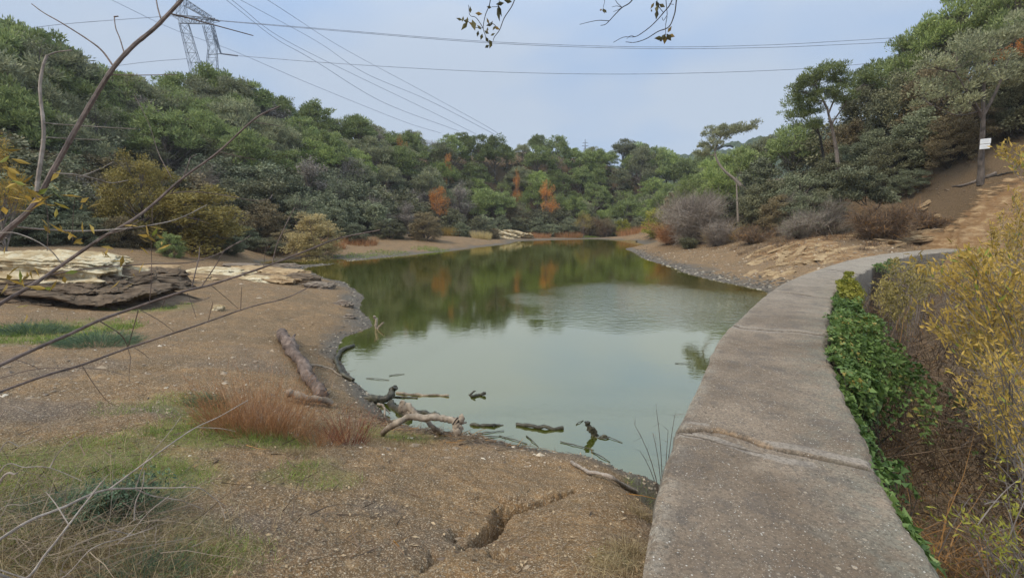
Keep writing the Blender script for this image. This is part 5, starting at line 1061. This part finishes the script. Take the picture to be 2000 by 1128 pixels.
tag(lf.build('bramble_leaves', M['litter_brown'] if 'litter_brown' in M else leaf_mat('brown bramble leaves', (.09, .065, .04), (.40, .24, .10), third=(.17, .24, .06), var=0)), 'small dead leaves caught in the brambles right of the dam', 'leaves', kind='stuff')
def willow(name, label, region, n, Yr, basept, mat, seed, leafL=.10, leafW=.024, perb=24, dens=1.0):
    """region: list of (col,row,rcol,rrow) blobs that say where its sprays stand; each spray gets its own distance"""
    r = np.random.default_rng(seed); root = empty(name, basept, label, 'shrub'); st = MB(); lf = MB(); tot = sum(q[2]*q[3] for q in region); made = 0
    for a, b, ra, rb_ in region:
        for _ in range(max(2, int(n*ra*rb_/tot))):
            Y = r.uniform(*Yr); th = r.random()*6.28; q = math.sqrt(r.random()); c = P(a+math.cos(th)*ra*q, b+math.sin(th)*rb_*q, Y)
            dd, _ = dam_dist(c[:1], c[1:2])
            if dd[0] < DW/2+.35+(.35 if c[2] > 1.3 else 0): continue
            made += 1; dirn = nrm((c-basept)*[1, 1, .4]+r.normal(size=3)*.5+[0, 0, .15]); L = r.uniform(.35, .7); e = c+dirn*L*.5; s_ = c-dirn*L*.5
            k = 9; pth = bez(s_, c+[0, 0, .06], e-[0, 0, .05], k); tube(st, pth-basept, np.linspace(.004, .0015, k), 3, cap=False)
            if made % 7 == 0: tube(st, bez(basept*1.0, np.array([basept[0]*.55+s_[0]*.45, basept[1]*.55+s_[1]*.45, s_[2]*.8+basept[2]*.2]), s_, 9)-basept, np.linspace(.014, .004, 9), 4, cap=False)
            m_ = int(perb*dens*r.uniform(.6, 1.3)); f = r.integers(0, k, m_); pp = pth[f]+r.normal(size=(m_, 3))*.025; ld = nrm(dirn+r.normal(size=(m_, 3))*.65+[0, 0, .1]); diamonds(lf, pp-basept, ld, np.array([0, 0, 1.])+r.normal(size=(m_, 3))*.6, leafL*r.uniform(.5, 1.2, m_), leafW*r.uniform(.7, 1.3, m_), np.clip(r.normal(.5, .24, m_), 0, 1), fold=.12)
            for _ in range(2):
                e2 = pth[3]+r.normal(size=3)*[.2, .2, .15]; tube(st, np.array([pth[3], e2])-basept, [.002, .001], 3, cap=False)
    st.build('stems', M['bark'], root); lf.build('leaves', M[mat], root); return root
def dn(y, o, dz=-1.8): i = edge_at(np.array([y]))[0]; q = Rp[i]+Rn[i]*o; return np.array([q[0], q[1], dz])
willow('willow_shrub', 'large golden leaved willow shrub filling the right edge beside the dam', [(1940,560,80,60), (1965,640,60,60), (1880,540,60,28), (1975,710,40,45), (1850,635,30,16), (1880,672,40,20), (1910,705,40,20)], 300, (4.6, 7.5), dn(5.5, 2.2), 'yellow', 301)
willow('willow_shrub', 'golden willow sprays rising above the far end of the dam', [(1965,450,35,25), (1990,400,12,30), (1925,500,50,10), (1990,490,30,40), (1880,522,30,8)], 120, (8, 12), dn(10, 2.6), 'yellow', 302, leafL=.10, leafW=.022)
willow('willow_shrub', 'sparse golden willow twigs low at the right edge', [(1975,780,40,40), (1940,800,45,30), (1985,860,30,50), (1960,740,50,30)], 120, (3.0, 4.6), dn(3.6, 1.6), 'yellow', 303, leafL=.06, leafW=.014)
willow('willow_shrub', 'yellow green sprouting shrub at the bottom right corner', [(1950,1060,60,50), (1900,1020,40,30), (1975,990,30,40), (1985,1110,30,30)], 90, (1.9, 2.9), dn(2.3, .9, -.8), 'yellowgreen', 304, leafL=.05, leafW=.012, dens=.8)
willow('willow_shrub', 'single yellow green spray at the right edge above the rocks', [(1985,310,18,12)], 10, (6.5, 7.5), dn(7.5, 3.4), 'yellow', 305)
willow('willow_shrub', 'yellow green undergrowth between the ivy and the golden willows', [(1770,530,35,14), (1720,575,30,25), (1800,555,40,22), (1760,600,30,30)], 200, (9, 13), dn(10.5, 1.4), 'olive', 306, leafL=.09, leafW=.03)

# ---------------------------------------------------------------- bare sapling close to the camera on the left
def twig_set(mb, L, seed=0, k=7, seg=7, nodes=True):
    r = np.random.default_rng(seed)
    for pts, Y0, Y1, w0, w1 in L:
        n = len(pts); q = np.array([P(a, b, Y0+(Y1-Y0)*i/(n-1)) for i, (a, b) in enumerate(pts)]); q = smooth_path(q, k=k); m_ = len(q)
        f = np.linspace(0, 1, m_); rd = (w0+(w1-w0)*f)/FPX*(Y0+(Y1-Y0)*f)*.5
        rd = rd*(1+.10*(np.arange(m_) % 5 == 0)); tube(mb, q-ORG, rd, seg, jit=.05, rng=r)
ORG = np.array([-1.9, 1.25, 1.3]); root = empty('bare_sapling', ORG, 'bare sapling with long thin crossing branches close at the left', 'sapling')
big = [([(-60,545),(0,463),(62,405),(110,322),(160,232),(215,142),(258,92),(305,52),(358,-4),(380,-30)],1.5,2.1,10,5.5),
       ([(-60,630),(0,593),(64,556),(117,520),(195,467),(255,432),(298,400),(358,347),(425,298),(498,232),(545,208)],1.5,2.4,8,2.5),
       ([(-60,742),(0,713),(71,680),(130,655),(195,625),(248,606),(355,570),(411,556),(514,522),(600,489),(660,466),(742,449)],1.4,2.5,8,2.2),
       ([(-60,790),(0,765),(89,733),(160,712),(248,680),(355,645),(408,627),(489,599),(560,581),(620,552)],1.4,2.4,6,1.6),
       ([(-60,575),(0,565),(60,552),(106,535),(199,522),(301,515),(372,512),(425,496),(470,470)],1.5,2.3,3.5,1.4)]
mb = MB(); twig_set(mb, big, 1); mb.build('main_branches', M['twigbark'], root)
pale = [([(72,375),(74,350),(80,310),(85,270),(84,235),(80,200),(78,165),(84,130),(92,108)],1.62,1.75,7.5,4), ([(90,110),(110,102),(140,98)],1.75,1.8,3,1.8), ([(32,443),(90,448),(160,451),(248,446),(319,435),(358,423),(404,400)],1.6,2.2,3.6,1.4),
        ([(88,240),(120,243),(180,247),(265,252)],1.68,1.9,2,1.2), ([(90,268),(140,271),(200,273)],1.68,1.85,2,1.1), ([(105,338),(150,341),(190,350),(218,357),(250,352)],1.6,1.8,2.4,1.2), ([(155,345),(190,332),(222,316)],1.7,1.8,1.6,1), ([(0,455),(30,455),(70,470),(100,490),(120,514)],1.5,1.55,2.5,1.6)]
mb = MB(); twig_set(mb, pale, 2); mb.build('pale_branches', M['paletwig'], root)
tw = [([(222,130),(200,100),(172,78),(120,45),(85,25),(62,8)],1.9,2.1,3.5,1.6), ([(216,146),(270,147),(344,146)],1.9,2.0,2.2,1.3), ([(328,26),(370,36),(410,47),(495,70)],2.05,2.3,3.2,1.6), ([(314,36),(308,15),(304,-6)],2.05,2.1,2.6,2), ([(242,102),(234,75),(226,55),(223,33)],1.98,2.1,2.2,1.6), ([(223,33),(231,32)],2.1,2.1,2.6,2),
      ([(335,376),(355,352),(368,320),(372,308),(384,302)],2.1,2.2,2,1.2), ([(332,378),(375,374),(430,380),(495,391),(525,388),(532,380)],2.1,2.4,2,1.3), ([(430,297),(465,305),(500,312)],2.2,2.3,1.6,1), ([(495,239),(520,242),(548,247)],2.3,2.4,1.6,1),
      ([(375,560),(382,530),(388,505),(390,482)],1.9,2.0,2.4,1.6), ([(394,559),(420,520),(441,486),(470,472),(490,459)],1.95,2.1,2,1.2), ([(532,513),(540,480),(553,450),(565,425),(576,405)],2.2,2.3,2,1.3), ([(270,606),(258,650),(250,677)],1.75,1.8,1.9,1.4), ([(274,605),(310,625),(340,647)],1.75,1.85,1.5,.9),
      ([(195,627),(225,645),(240,658),(250,677)],1.6,1.7,2.2,1.6), ([(318,585),(370,587),(400,585),(412,578)],1.85,2.0,1.2,.8), ([(411,556),(440,580),(465,602)],2.0,2.1,1.4,.9), ([(470,604),(471,580),(472,560)],2.1,2.1,1.4,.9), ([(407,625),(412,605),(416,588)],2.05,2.05,1.3,.9), ([(250,680),(255,700),(252,730),(253,745)],1.8,1.8,1.2,.8),
      ([(262,678),(280,690),(293,701)],1.8,1.85,1.2,.7), ([(160,713),(180,745),(205,778),(220,790)],1.6,1.7,1.4,.8), ([(30,702),(60,712),(80,722)],1.5,1.55,1.6,1), ([(0,738),(60,722),(110,718),(190,720),(245,732)],1.55,1.75,1.8,.9), ([(515,520),(517,500),(520,480)],2.2,2.2,1.2,.8), ([(563,503),(575,480)],2.3,2.3,1,.7), ([(366,572),(375,595),(383,620)],1.9,1.9,1.4,.9), ([(322,585),(316,600)],1.85,1.85,1.6,1),
      ([(298,400),(297,420),(299,440)],2,2,1.2,.8), ([(357,423),(385,428),(410,438)],2.15,2.2,1.4,.8), ([(335,347),(310,300),(290,240),(262,185)],2.1,2.3,1.4,.8), ([(190,472),(200,460),(245,448),(270,432),(285,427)],1.8,1.9,1.8,1), ([(118,520),(135,525),(155,518)],1.6,1.6,1.4,.9), ([(292,590),(296,545),(296,500),(295,460)],1.9,1.9,1.4,1), ([(92,490),(94,430),(88,380)],1.6,1.6,1.2,.9), ([(142,470),(143,420),(146,390)],1.7,1.7,1.3,.9),
      ([(641,475),(641,458),(641,440)],2.4,2.4,1,.8), ([(616,485),(608,455),(604,428)],2.35,2.35,1,.8)]
mb = MB(); twig_set(mb, tw, 3, seg=5); mb.build('twigs', M['twigbark'], root)
rl = np.random.default_rng(9); lf = MB()
for a, b, Y, n in [(10,345,1.5,7), (25,365,1.5,6), (60,370,1.55,4), (8,415,1.5,3), (45,352,1.5,3), (75,388,1.6,5), (95,395,1.6,3), (108,358,1.6,2), (95,420,1.65,3), (148,450,1.7,5), (160,462,1.7,3), (293,462,1.9,7), (296,480,1.9,4), (216,500,1.8,3), (215,512,1.8,3), (62,525,1.6,4), (52,545,1.6,3), (30,540,1.6,5), (150,403,1.7,3), (145,395,1.7,2), (5,480,1.5,4), (120,545,1.6,3), (255,505,1.85,3), (12,312,1.5,4), (0,280,1.5,3), (235,540,1.8,3), (80,560,1.6,2), (60,600,1.6,2)]:
    c = P(a, b, Y)-ORG; cc = c+rl.normal(size=(n, 3))*.02; diamonds(lf, cc, rl.normal(size=(n, 3))+[0, 0, -.1], rdir(rl, n), rl.uniform(.035, .065, n), rl.uniform(.010, .018, n), rl.random(n), fold=.2)
lf.build('leaves', M['yellow'], root)
ORG = np.array([-1.5, 1.0, 1.25]); root = empty('dead_branch', ORG, 'pale dead branch with forked twigs leaning in from the bottom left corner', 'branch')
mb = MB(); twig_set(mb, [([(-60,1092),(0,1052),(60,1015),(124,990),(170,968),(213,955),(266,953)],1.1,1.5,7,3.5), ([(213,955),(260,920),(319,877),(350,855),(383,834),(430,812),(484,781)],1.4,1.8,3.5,1.6), ([(266,952),(330,952),(387,952),(415,970),(442,989)],1.5,1.6,2.6,1.2), ([(266,955),(300,968),(354,976)],1.5,1.6,3,1.6), ([(354,976),(398,994)],1.6,1.65,1.2,.8), ([(265,953),(285,900),(330,845),(354,812)],1.5,1.6,1.8,1),
      ([(383,834),(430,836),(460,842)],1.6,1.65,1.2,.8), ([(-60,1092),(40,1132),(90,1080),(135,1023),(160,990),(200,940)],1.0,1.3,6,2.5), ([(135,1025),(110,985),(90,960)],1.15,1.2,2.5,1.3), ([(262,1015),(265,980),(278,950),(282,918)],1.45,1.5,2.4,1.6), ([(170,972),(190,950),(213,925)],1.4,1.45,2.2,1.2), ([(-60,1092),(0,880),(40,870),(83,855)],1.4,1.45,2.4,1.2), ([(97,913),(110,890),(128,868),(148,852)],1.4,1.45,2,1), ([(-60,1092),(0,815),(70,811),(110,811)],1.6,1.6,1.4,.8), ([(-60,1092),(0,940),(30,925),(33,923)],1.2,1.2,5,3), ([(-60,1092),(0,920),(50,912),(97,913),(160,938)],1.3,1.4,2.6,1.4),
      ([(330,968),(290,1000),(255,1040),(230,1060)],1.5,1.4,2,1.4), ([(-60,1092),(100,1135),(180,1070),(240,1050),(300,1030)],1.1,1.3,3,1.5), ([(-60,1092),(0,995),(50,985),(90,975)],1.2,1.2,2,1), ([(212,1032),(235,1038),(260,1044)],1.35,1.4,2.4,1.4)], 5, seg=6); mb.build('branch_wood', M['paletwig'], root)
mb = MB(); n = 520; pxs = rl.uniform(-120, 330, n)*1.0; pys = 1128-rl.random(n)**1.2*(230-.45*np.maximum(pxs, 0)); c = np.array([T(a, min(b, 1120)) for a, b in zip(pxs[:140], pys[:140])])
c = c[rl.integers(0, 140, n)]+rl.normal(size=(n, 3))*[.15, .15, 0]; c[:, 2] = height(c[:, 0], c[:, 1])+rl.random(n)*.16
strands(mb, c, rl.normal(size=(n, 3))*[1, 1, .35]+[.4, .1, .25], rl.uniform(.15, .6, n), rl.uniform(.002, .006, n), .4, 4, rl)
tag(mb.build('dead_twigs', M['deadtwig']), 'tangle of dry grey twigs lying in the near left corner', 'twigs', kind='stuff')

# ---------------------------------------------------------------- twigs hanging in from above
def hang(name, label, stems, leaves, Y, seed):
    global ORG
    ORG = P(stems[0][0][0][0], stems[0][0][0][1], Y); root = empty(name, ORG, label, 'twig'); mb = MB(); twig_set(mb, stems, seed, seg=5); mb.build('twigs', M['bark_dark'], root); r = np.random.default_rng(seed); lf = MB()
    for a, b, L, ang, wr in leaves:
        s_ = P(a, b, Y)-ORG; L = L/FPX*Y; d = np.array([math.cos(rad(ang)), r.normal()*.25, -math.sin(rad(ang))])[None]; diamonds(lf, s_[None], d, np.array([[.15, 1, .3]]), [L], [L*wr], [r.random()], fold=.15)
    lf.build('leaves', M['hangleaf'], root)
M['hangleaf'] = leaf_mat('dark hanging leaves', (.045, .045, .02), (.16, .14, .05), third=(.30, .20, .06), transl=.3, var=0)
hang('leafy_twig', 'leafy twig hanging in at the top centre left of the two bare ones', [([(985,-80),(1012,-40),(1003,5),(985,35),(976,58),(966,72),(963,80)],2.6,2.6,2.2,1.1), ([(985,-80),(962,-40),(957,5),(948,30),(944,55),(950,75)],2.6,2.6,2.0,1.0), ([(944,55),(930,35),(918,30),(915,10)],2.6,2.6,1.4,.8), ([(976,58),(960,45),(950,50)],2.6,2.6,1.3,.8), ([(985,-80),(975,-20),(974,10),(960,14)],2.6,2.6,1.3,.9), ([(944,55),(930,54),(922,50)],2.6,2.6,1.2,.8)],
     [(922,38,24,75,.42),(914,42,20,130,.40),(905,40,12,20,.5),(903,40,12,200,.4),(905,32,12,100,.4),(913,33,12,95,.4),(919,26,14,265,.4),(928,26,14,10,.45),(972,8,22,70,.28),(971,14,26,80,.25),(960,15,9,190,.6),(985,6,16,170,.45),(1000,4,16,195,.5),(955,48,12,250,.35),(958,50,12,290,.35),(962,48,12,170,.4),(965,52,13,30,.4),(968,50,11,120,.4),(940,58,13,230,.4),(934,60,11,100,.5),(946,60,12,40,.5),(942,66,11,110,.55),(951,62,10,280,.4),(948,72,12,60,.5),(955,78,12,60,.6),(960,82,12,110,.5),(955,88,10,140,.6),(926,50,12,210,.4),(958,70,10,340,.4)], 2.6, 41)
hang('bare_twig', 'bare twig hanging in at the top centre', [([(1260,-50),(1235,0),(1215,15),(1200,30),(1190,41),(1182,48),(1173,50)],2.7,2.7,2.2,1.0), ([(1190,41),(1170,40),(1152,43),(1132,48)],2.7,2.7,1.3,.8), ([(1215,15),(1205,12),(1195,14)],2.7,2.7,1.1,.7), ([(1215,15),(1206,20),(1198,23)],2.7,2.7,1.1,.7), ([(1215,15),(1204,4),(1200,-8)],2.7,2.7,1.2,.8), ([(1260,-50),(1190,-10),(1180,8),(1178,18)],2.7,2.7,1.1,.7)],
     [(1178,16,8,80,.5),(1180,18,8,50,.5),(1176,18,7,140,.5),(1182,20,6,100,.5)], 2.7, 42)
hang('leafy_twig', 'longest twig hanging in at the top with a leaf cluster at its tip', [([(1325,-50),(1320,10),(1316,32),(1306,53),(1285,62),(1262,76),(1240,83),(1222,82)],2.6,2.6,2.6,1.0), ([(1325,-50),(1312,2),(1296,25),(1275,48),(1255,64),(1240,72),(1218,73),(1198,83)],2.6,2.6,2.2,.9), ([(1325,-50),(1300,-30),(1301,5),(1303,30),(1300,50),(1300,68)],2.6,2.6,1.6,1.0), ([(1296,25),(1288,15),(1284,5),(1282,-10)],2.6,2.6,1.2,.9), ([(1303,30),(1296,40),(1293,34)],2.6,2.6,1.1,.8), ([(1240,72),(1232,70),(1224,76)],2.6,2.6,1,.7), ([(1316,9),(1306,8)],2.6,2.6,1,.7)],
     [(1281,2,14,60,.5),(1284,10,14,100,.5),(1287,8,14,40,.5),(1284,18,18,95,.42),(1272,18,6,80,.5),(1278,5,12,120,.4),(1300,66,14,120,.6),(1302,66,16,60,.6),(1306,68,12,20,.6),(1296,74,18,175,.42),(1300,70,14,90,.6),(1304,64,12,300,.5),(1294,76,10,140,.6)], 2.6, 43)

# ---------------------------------------------------------------- pylons and cables
def lattice(mb, A_, B_, n, r=.06, rb=.038):
    """A_, B_: 4 bottom and 4 top corners; chords, rings and X bracing"""
    A_, B_ = np.array(A_, float), np.array(B_, float)
    for k in range(4): tube(mb, np.array([A_[k], B_[k]]), [r, r], 4, cap=False)
    for i in range(n):
        f0, f1 = i/n, (i+1)/n
        for k in range(4):
            q = (k+1) % 4; a0, a1 = A_[k]*(1-f0)+B_[k]*f0, A_[k]*(1-f1)+B_[k]*f1; b0, b1 = A_[q]*(1-f0)+B_[q]*f0, A_[q]*(1-f1)+B_[q]*f1
            tube(mb, np.array([a0, b1]), [rb, rb], 3, cap=False); tube(mb, np.array([b0, a1]), [rb, rb], 3, cap=False)
            if i: tube(mb, np.array([a0, b0]), [rb, rb], 3, cap=False)
YP = 104
def PP(a, b, d=0): return P(a, b, YP+d)
pb_ = np.array([P(398, 300, YP)[0], YP, P(398, 300, YP)[2]]); py = empty('pylon', pb_, 'tall steel lattice pylon rising behind the left ridge', 'pylon')
def sub(L): return [q-pb_ for q in L]
mb = MB(); lattice(mb, sub([PP(388,215,-2), PP(412,215,-2), PP(420,215,2), PP(398,215,2)]), sub([PP(349,45,-1), PP(367,46,-1), PP(369,47,1), PP(352,46,1)]), 9); mb.build('leg', M['steel'], py)
mb = MB(); lattice(mb, sub([PP(392,215,-2), PP(428,215,-2), PP(432,215,2), PP(396,215,2)]), sub([PP(406,92,-1), PP(421,92,-1), PP(424,92,1), PP(409,92,1)]), 6); lattice(mb, sub([PP(406,92,-1), PP(421,92,-1), PP(424,92,1), PP(409,92,1)]), sub([PP(395,50,-1), PP(411,47,-1), PP(416,47,1), PP(399,50,1)]), 3); mb.build('leg', M['steel'], py)
mb = MB(); lattice(mb, sub([PP(336,28,-1.5), PP(336,31,1.5), PP(352,46,1.5), PP(349,45,-1.5)]), sub([PP(420,36,-1.5), PP(430,42,1.5), PP(416,48,1.5), PP(411,47,-1.5)]), 8, .08, .05); lattice(mb, sub([PP(344,28,-1.5), PP(352,30,1.5), PP(366,30,1.5), PP(360,28,-1.5)]), sub([PP(345,-45,-1), PP(350,-45,1), PP(360,-45,1), PP(356,-45,-1)]), 4)
lattice(mb, sub([PP(362,-2,-1), PP(364,0,1), PP(362,12,1), PP(360,12,-1)]), sub([PP(410,30,-1), PP(414,32,1), PP(416,40,1), PP(410,40,-1)]), 6, .07, .05); mb.build('crossarm', M['steel'], py)
mb = MB(); lattice(mb, sub([PP(411,48,-1), PP(418,50,1), PP(422,70,1), PP(416,70,-1)]), sub([PP(431,104,-.3), PP(432,104,.3), PP(433,106,.3), PP(431,106,-.3)]), 4, .07, .05); tube(mb, np.array(sub([PP(408,107), PP(432,105)])), [.08, .08], 4); mb.build('arm', M['steel'], py)
mb = MB(); tube(mb, np.array(sub([PP(432,105), PP(464,109)])), [.16, .16], 6); mb.build('insulator', M['cable'], py)
mb = MB(); tube(mb, np.array(sub([PP(398,34), PP(426,40)])), [.16, .16], 6); mb.build('insulator', M['cable'], py)
mb = MB(); b0 = P(1143, 330, 420); tube(mb, np.array([[0, 0, 0], P(1143, 272, 420)-b0]), [.5, .35], 4)
for yy, hw in ((279, 5), (285, 6), (291, 4)): tube(mb, np.array([P(1143-hw, yy, 420)-b0, P(1143+hw, yy, 420)-b0]), [.3, .3], 4)
for sgn in (-1, 1): tube(mb, np.array([P(1143+sgn*3, 330, 420)-b0, P(1143, 276, 420)-b0]), [.3, .3], 4)
o = mb.build('pylon', M['steel']); o.location = b0; tag(o, 'tiny far steel pylon standing on the skyline over the middle of the far ridge', 'pylon')
def cable(label, pts, Y0, Y1, r0=.07, r1=.07, gap=0):
    q = np.array([P(a, b, Y0+(Y1-Y0)*(a-pts[0][0])/(pts[-1][0]-pts[0][0])) for a, b in pts]); p = smooth_path(q, k=10); mb = MB(); tube(mb, p-p[0], np.linspace(r0, r1, len(p)), 5)
    o = mb.build('power_cable', M['cable']); o.location = p[0]; tag(o, label, 'cable', 'power cables across the sky')
cable('uppermost power cable running right from the pylon across the sky', [(426,40),(650,58),(900,78),(1100,88),(1300,92),(1500,88),(1650,80),(1830,69)], YP, 75, .05, .04)
cable('second power cable just below the uppermost one', [(426,41),(650,60),(900,80.5),(1100,91),(1300,95.5),(1500,93),(1650,87),(1830,78)], YP, 75, .05, .04)
cable('power cable lower across the sky from the pylon arm', [(464,109),(600,120),(750,130),(900,138),(1050,143),(1200,145),(1350,143),(1500,138),(1620,131),(1780,116)], YP, 75, .05, .04)
cable('leftmost power cable crossing behind the dead branch', [(-60,72),(60,55),(150,45),(340,31)], 90, YP, .05, .05)
cable('faint power cable low left of the pylon', [(-40,160),(120,143),(280,122),(365,115)], 90, YP, .05, .05)
for k, (pts, lab) in enumerate([([(205,-6),(345,60),(464,103),(613,167),(790,238),(861,260)], 'slanting cable passing in front of the pylon to the far ridge'), ([(432,-8),(542,100-22),(613,132-14),(755,203),(896,256)], 'first of the steep slanting cables right of the pylon'), ([(455,-8),(627,100-14),(719,146),(843,199),(967,263)], 'third of the steep slanting cables right of the pylon'), ([(442,-8),(560,80),(700,150),(850,222),(930,262)], 'second of the steep slanting cables right of the pylon'), ([(510,-8),(680,100),(825,178),(942,242),(975,262)], 'rightmost of the steep slanting cables right of the pylon')]):
    cable(lab, pts, 70, 330, .035, .13)

# ---------------------------------------------------------------- far hills
def far_hill(name, x0, x1, Y, top):
    n = 160; m_ = 24; a = np.linspace(x0, x1, n); mb = MB(); V = []
    for j in range(m_):
        f = j/(m_-1); yy = Y-120*(1-f); tz = np.array([P(q, np.interp(q, *top), Y)[2] for q in a]); x = (a-1000)/FPX*Y; z = -5+(tz+5)*sst(0, 1, np.full(n, f)**.8)
        z = z+fbm(x*.05, x*0+yy*.05, s=3, o=5, g=.7)*9*f; V.append(np.stack([x, np.full(n, yy)+vn(x*.1, x*0+j, s=4)*3, z], -1))
    V = np.array(V); i = np.arange(m_-1)[:, None]*n; j = np.arange(n-1)[None]; mb.add(V.reshape(-1, 3), q=np.stack([i+j, i+j+1, i+n+j+1, i+n+j], -1).reshape(-1, 4))
    m, t, nn, out = mat_new('far wooded hill'); tc = nn.new('ShaderNodeTexCoord'); f = noise(t, nn, tc.outputs['Object'], .35, 6, .7); c = mixc(t, nn, ramp(t, nn, f, .35, .65), (.05, .075, .055), (.15, .19, .12))
    p = nn.new('ShaderNodeBsdfDiffuse'); lk(t, c, p.inputs[0]); bp = nn.new('ShaderNodeBump'); bp.inputs['Strength'].default_value = 1; bp.inputs['Distance'].default_value = 3; lk(t, f, bp.inputs['Height']); lk(t, bp.outputs[0], p.inputs['Normal']); lk(t, p.outputs[0], out.inputs[0])
    tag(mb.build(name, m, smooth=True), kind='structure')
far_hill('hill', 1180, 1500, 420, ([1180, 1250, 1310, 1345, 1400, 1500], [330, 318, 305, 303, 296, 290]))
far_hill('far_hill', 1380, 1900, 330, ([1380, 1450, 1520, 1560, 1620, 1900], [290, 272, 264, 262, 270, 300]))

# ---------------------------------------------------------------- air
mb = MB(); box_mb(mb, (0, 0, 30), (1120, 1120, 96)); hzb = mb.build('haze', None); tag(hzb, kind='stuff'); tag(hzb, 'thin grey blue winter haze in the air over the valley')
m = bpy.data.materials.new('air'); m.use_nodes = True; n = m.node_tree.nodes; n.clear(); o = n.new('ShaderNodeOutputMaterial'); v = n.new('ShaderNodeVolumePrincipled')
v.inputs['Color'].default_value = (.86, .92, 1, 1); v.inputs['Density'].default_value = .0004; m.node_tree.links.new(v.outputs[0], o.inputs['Volume']); hzb.data.materials.append(m)
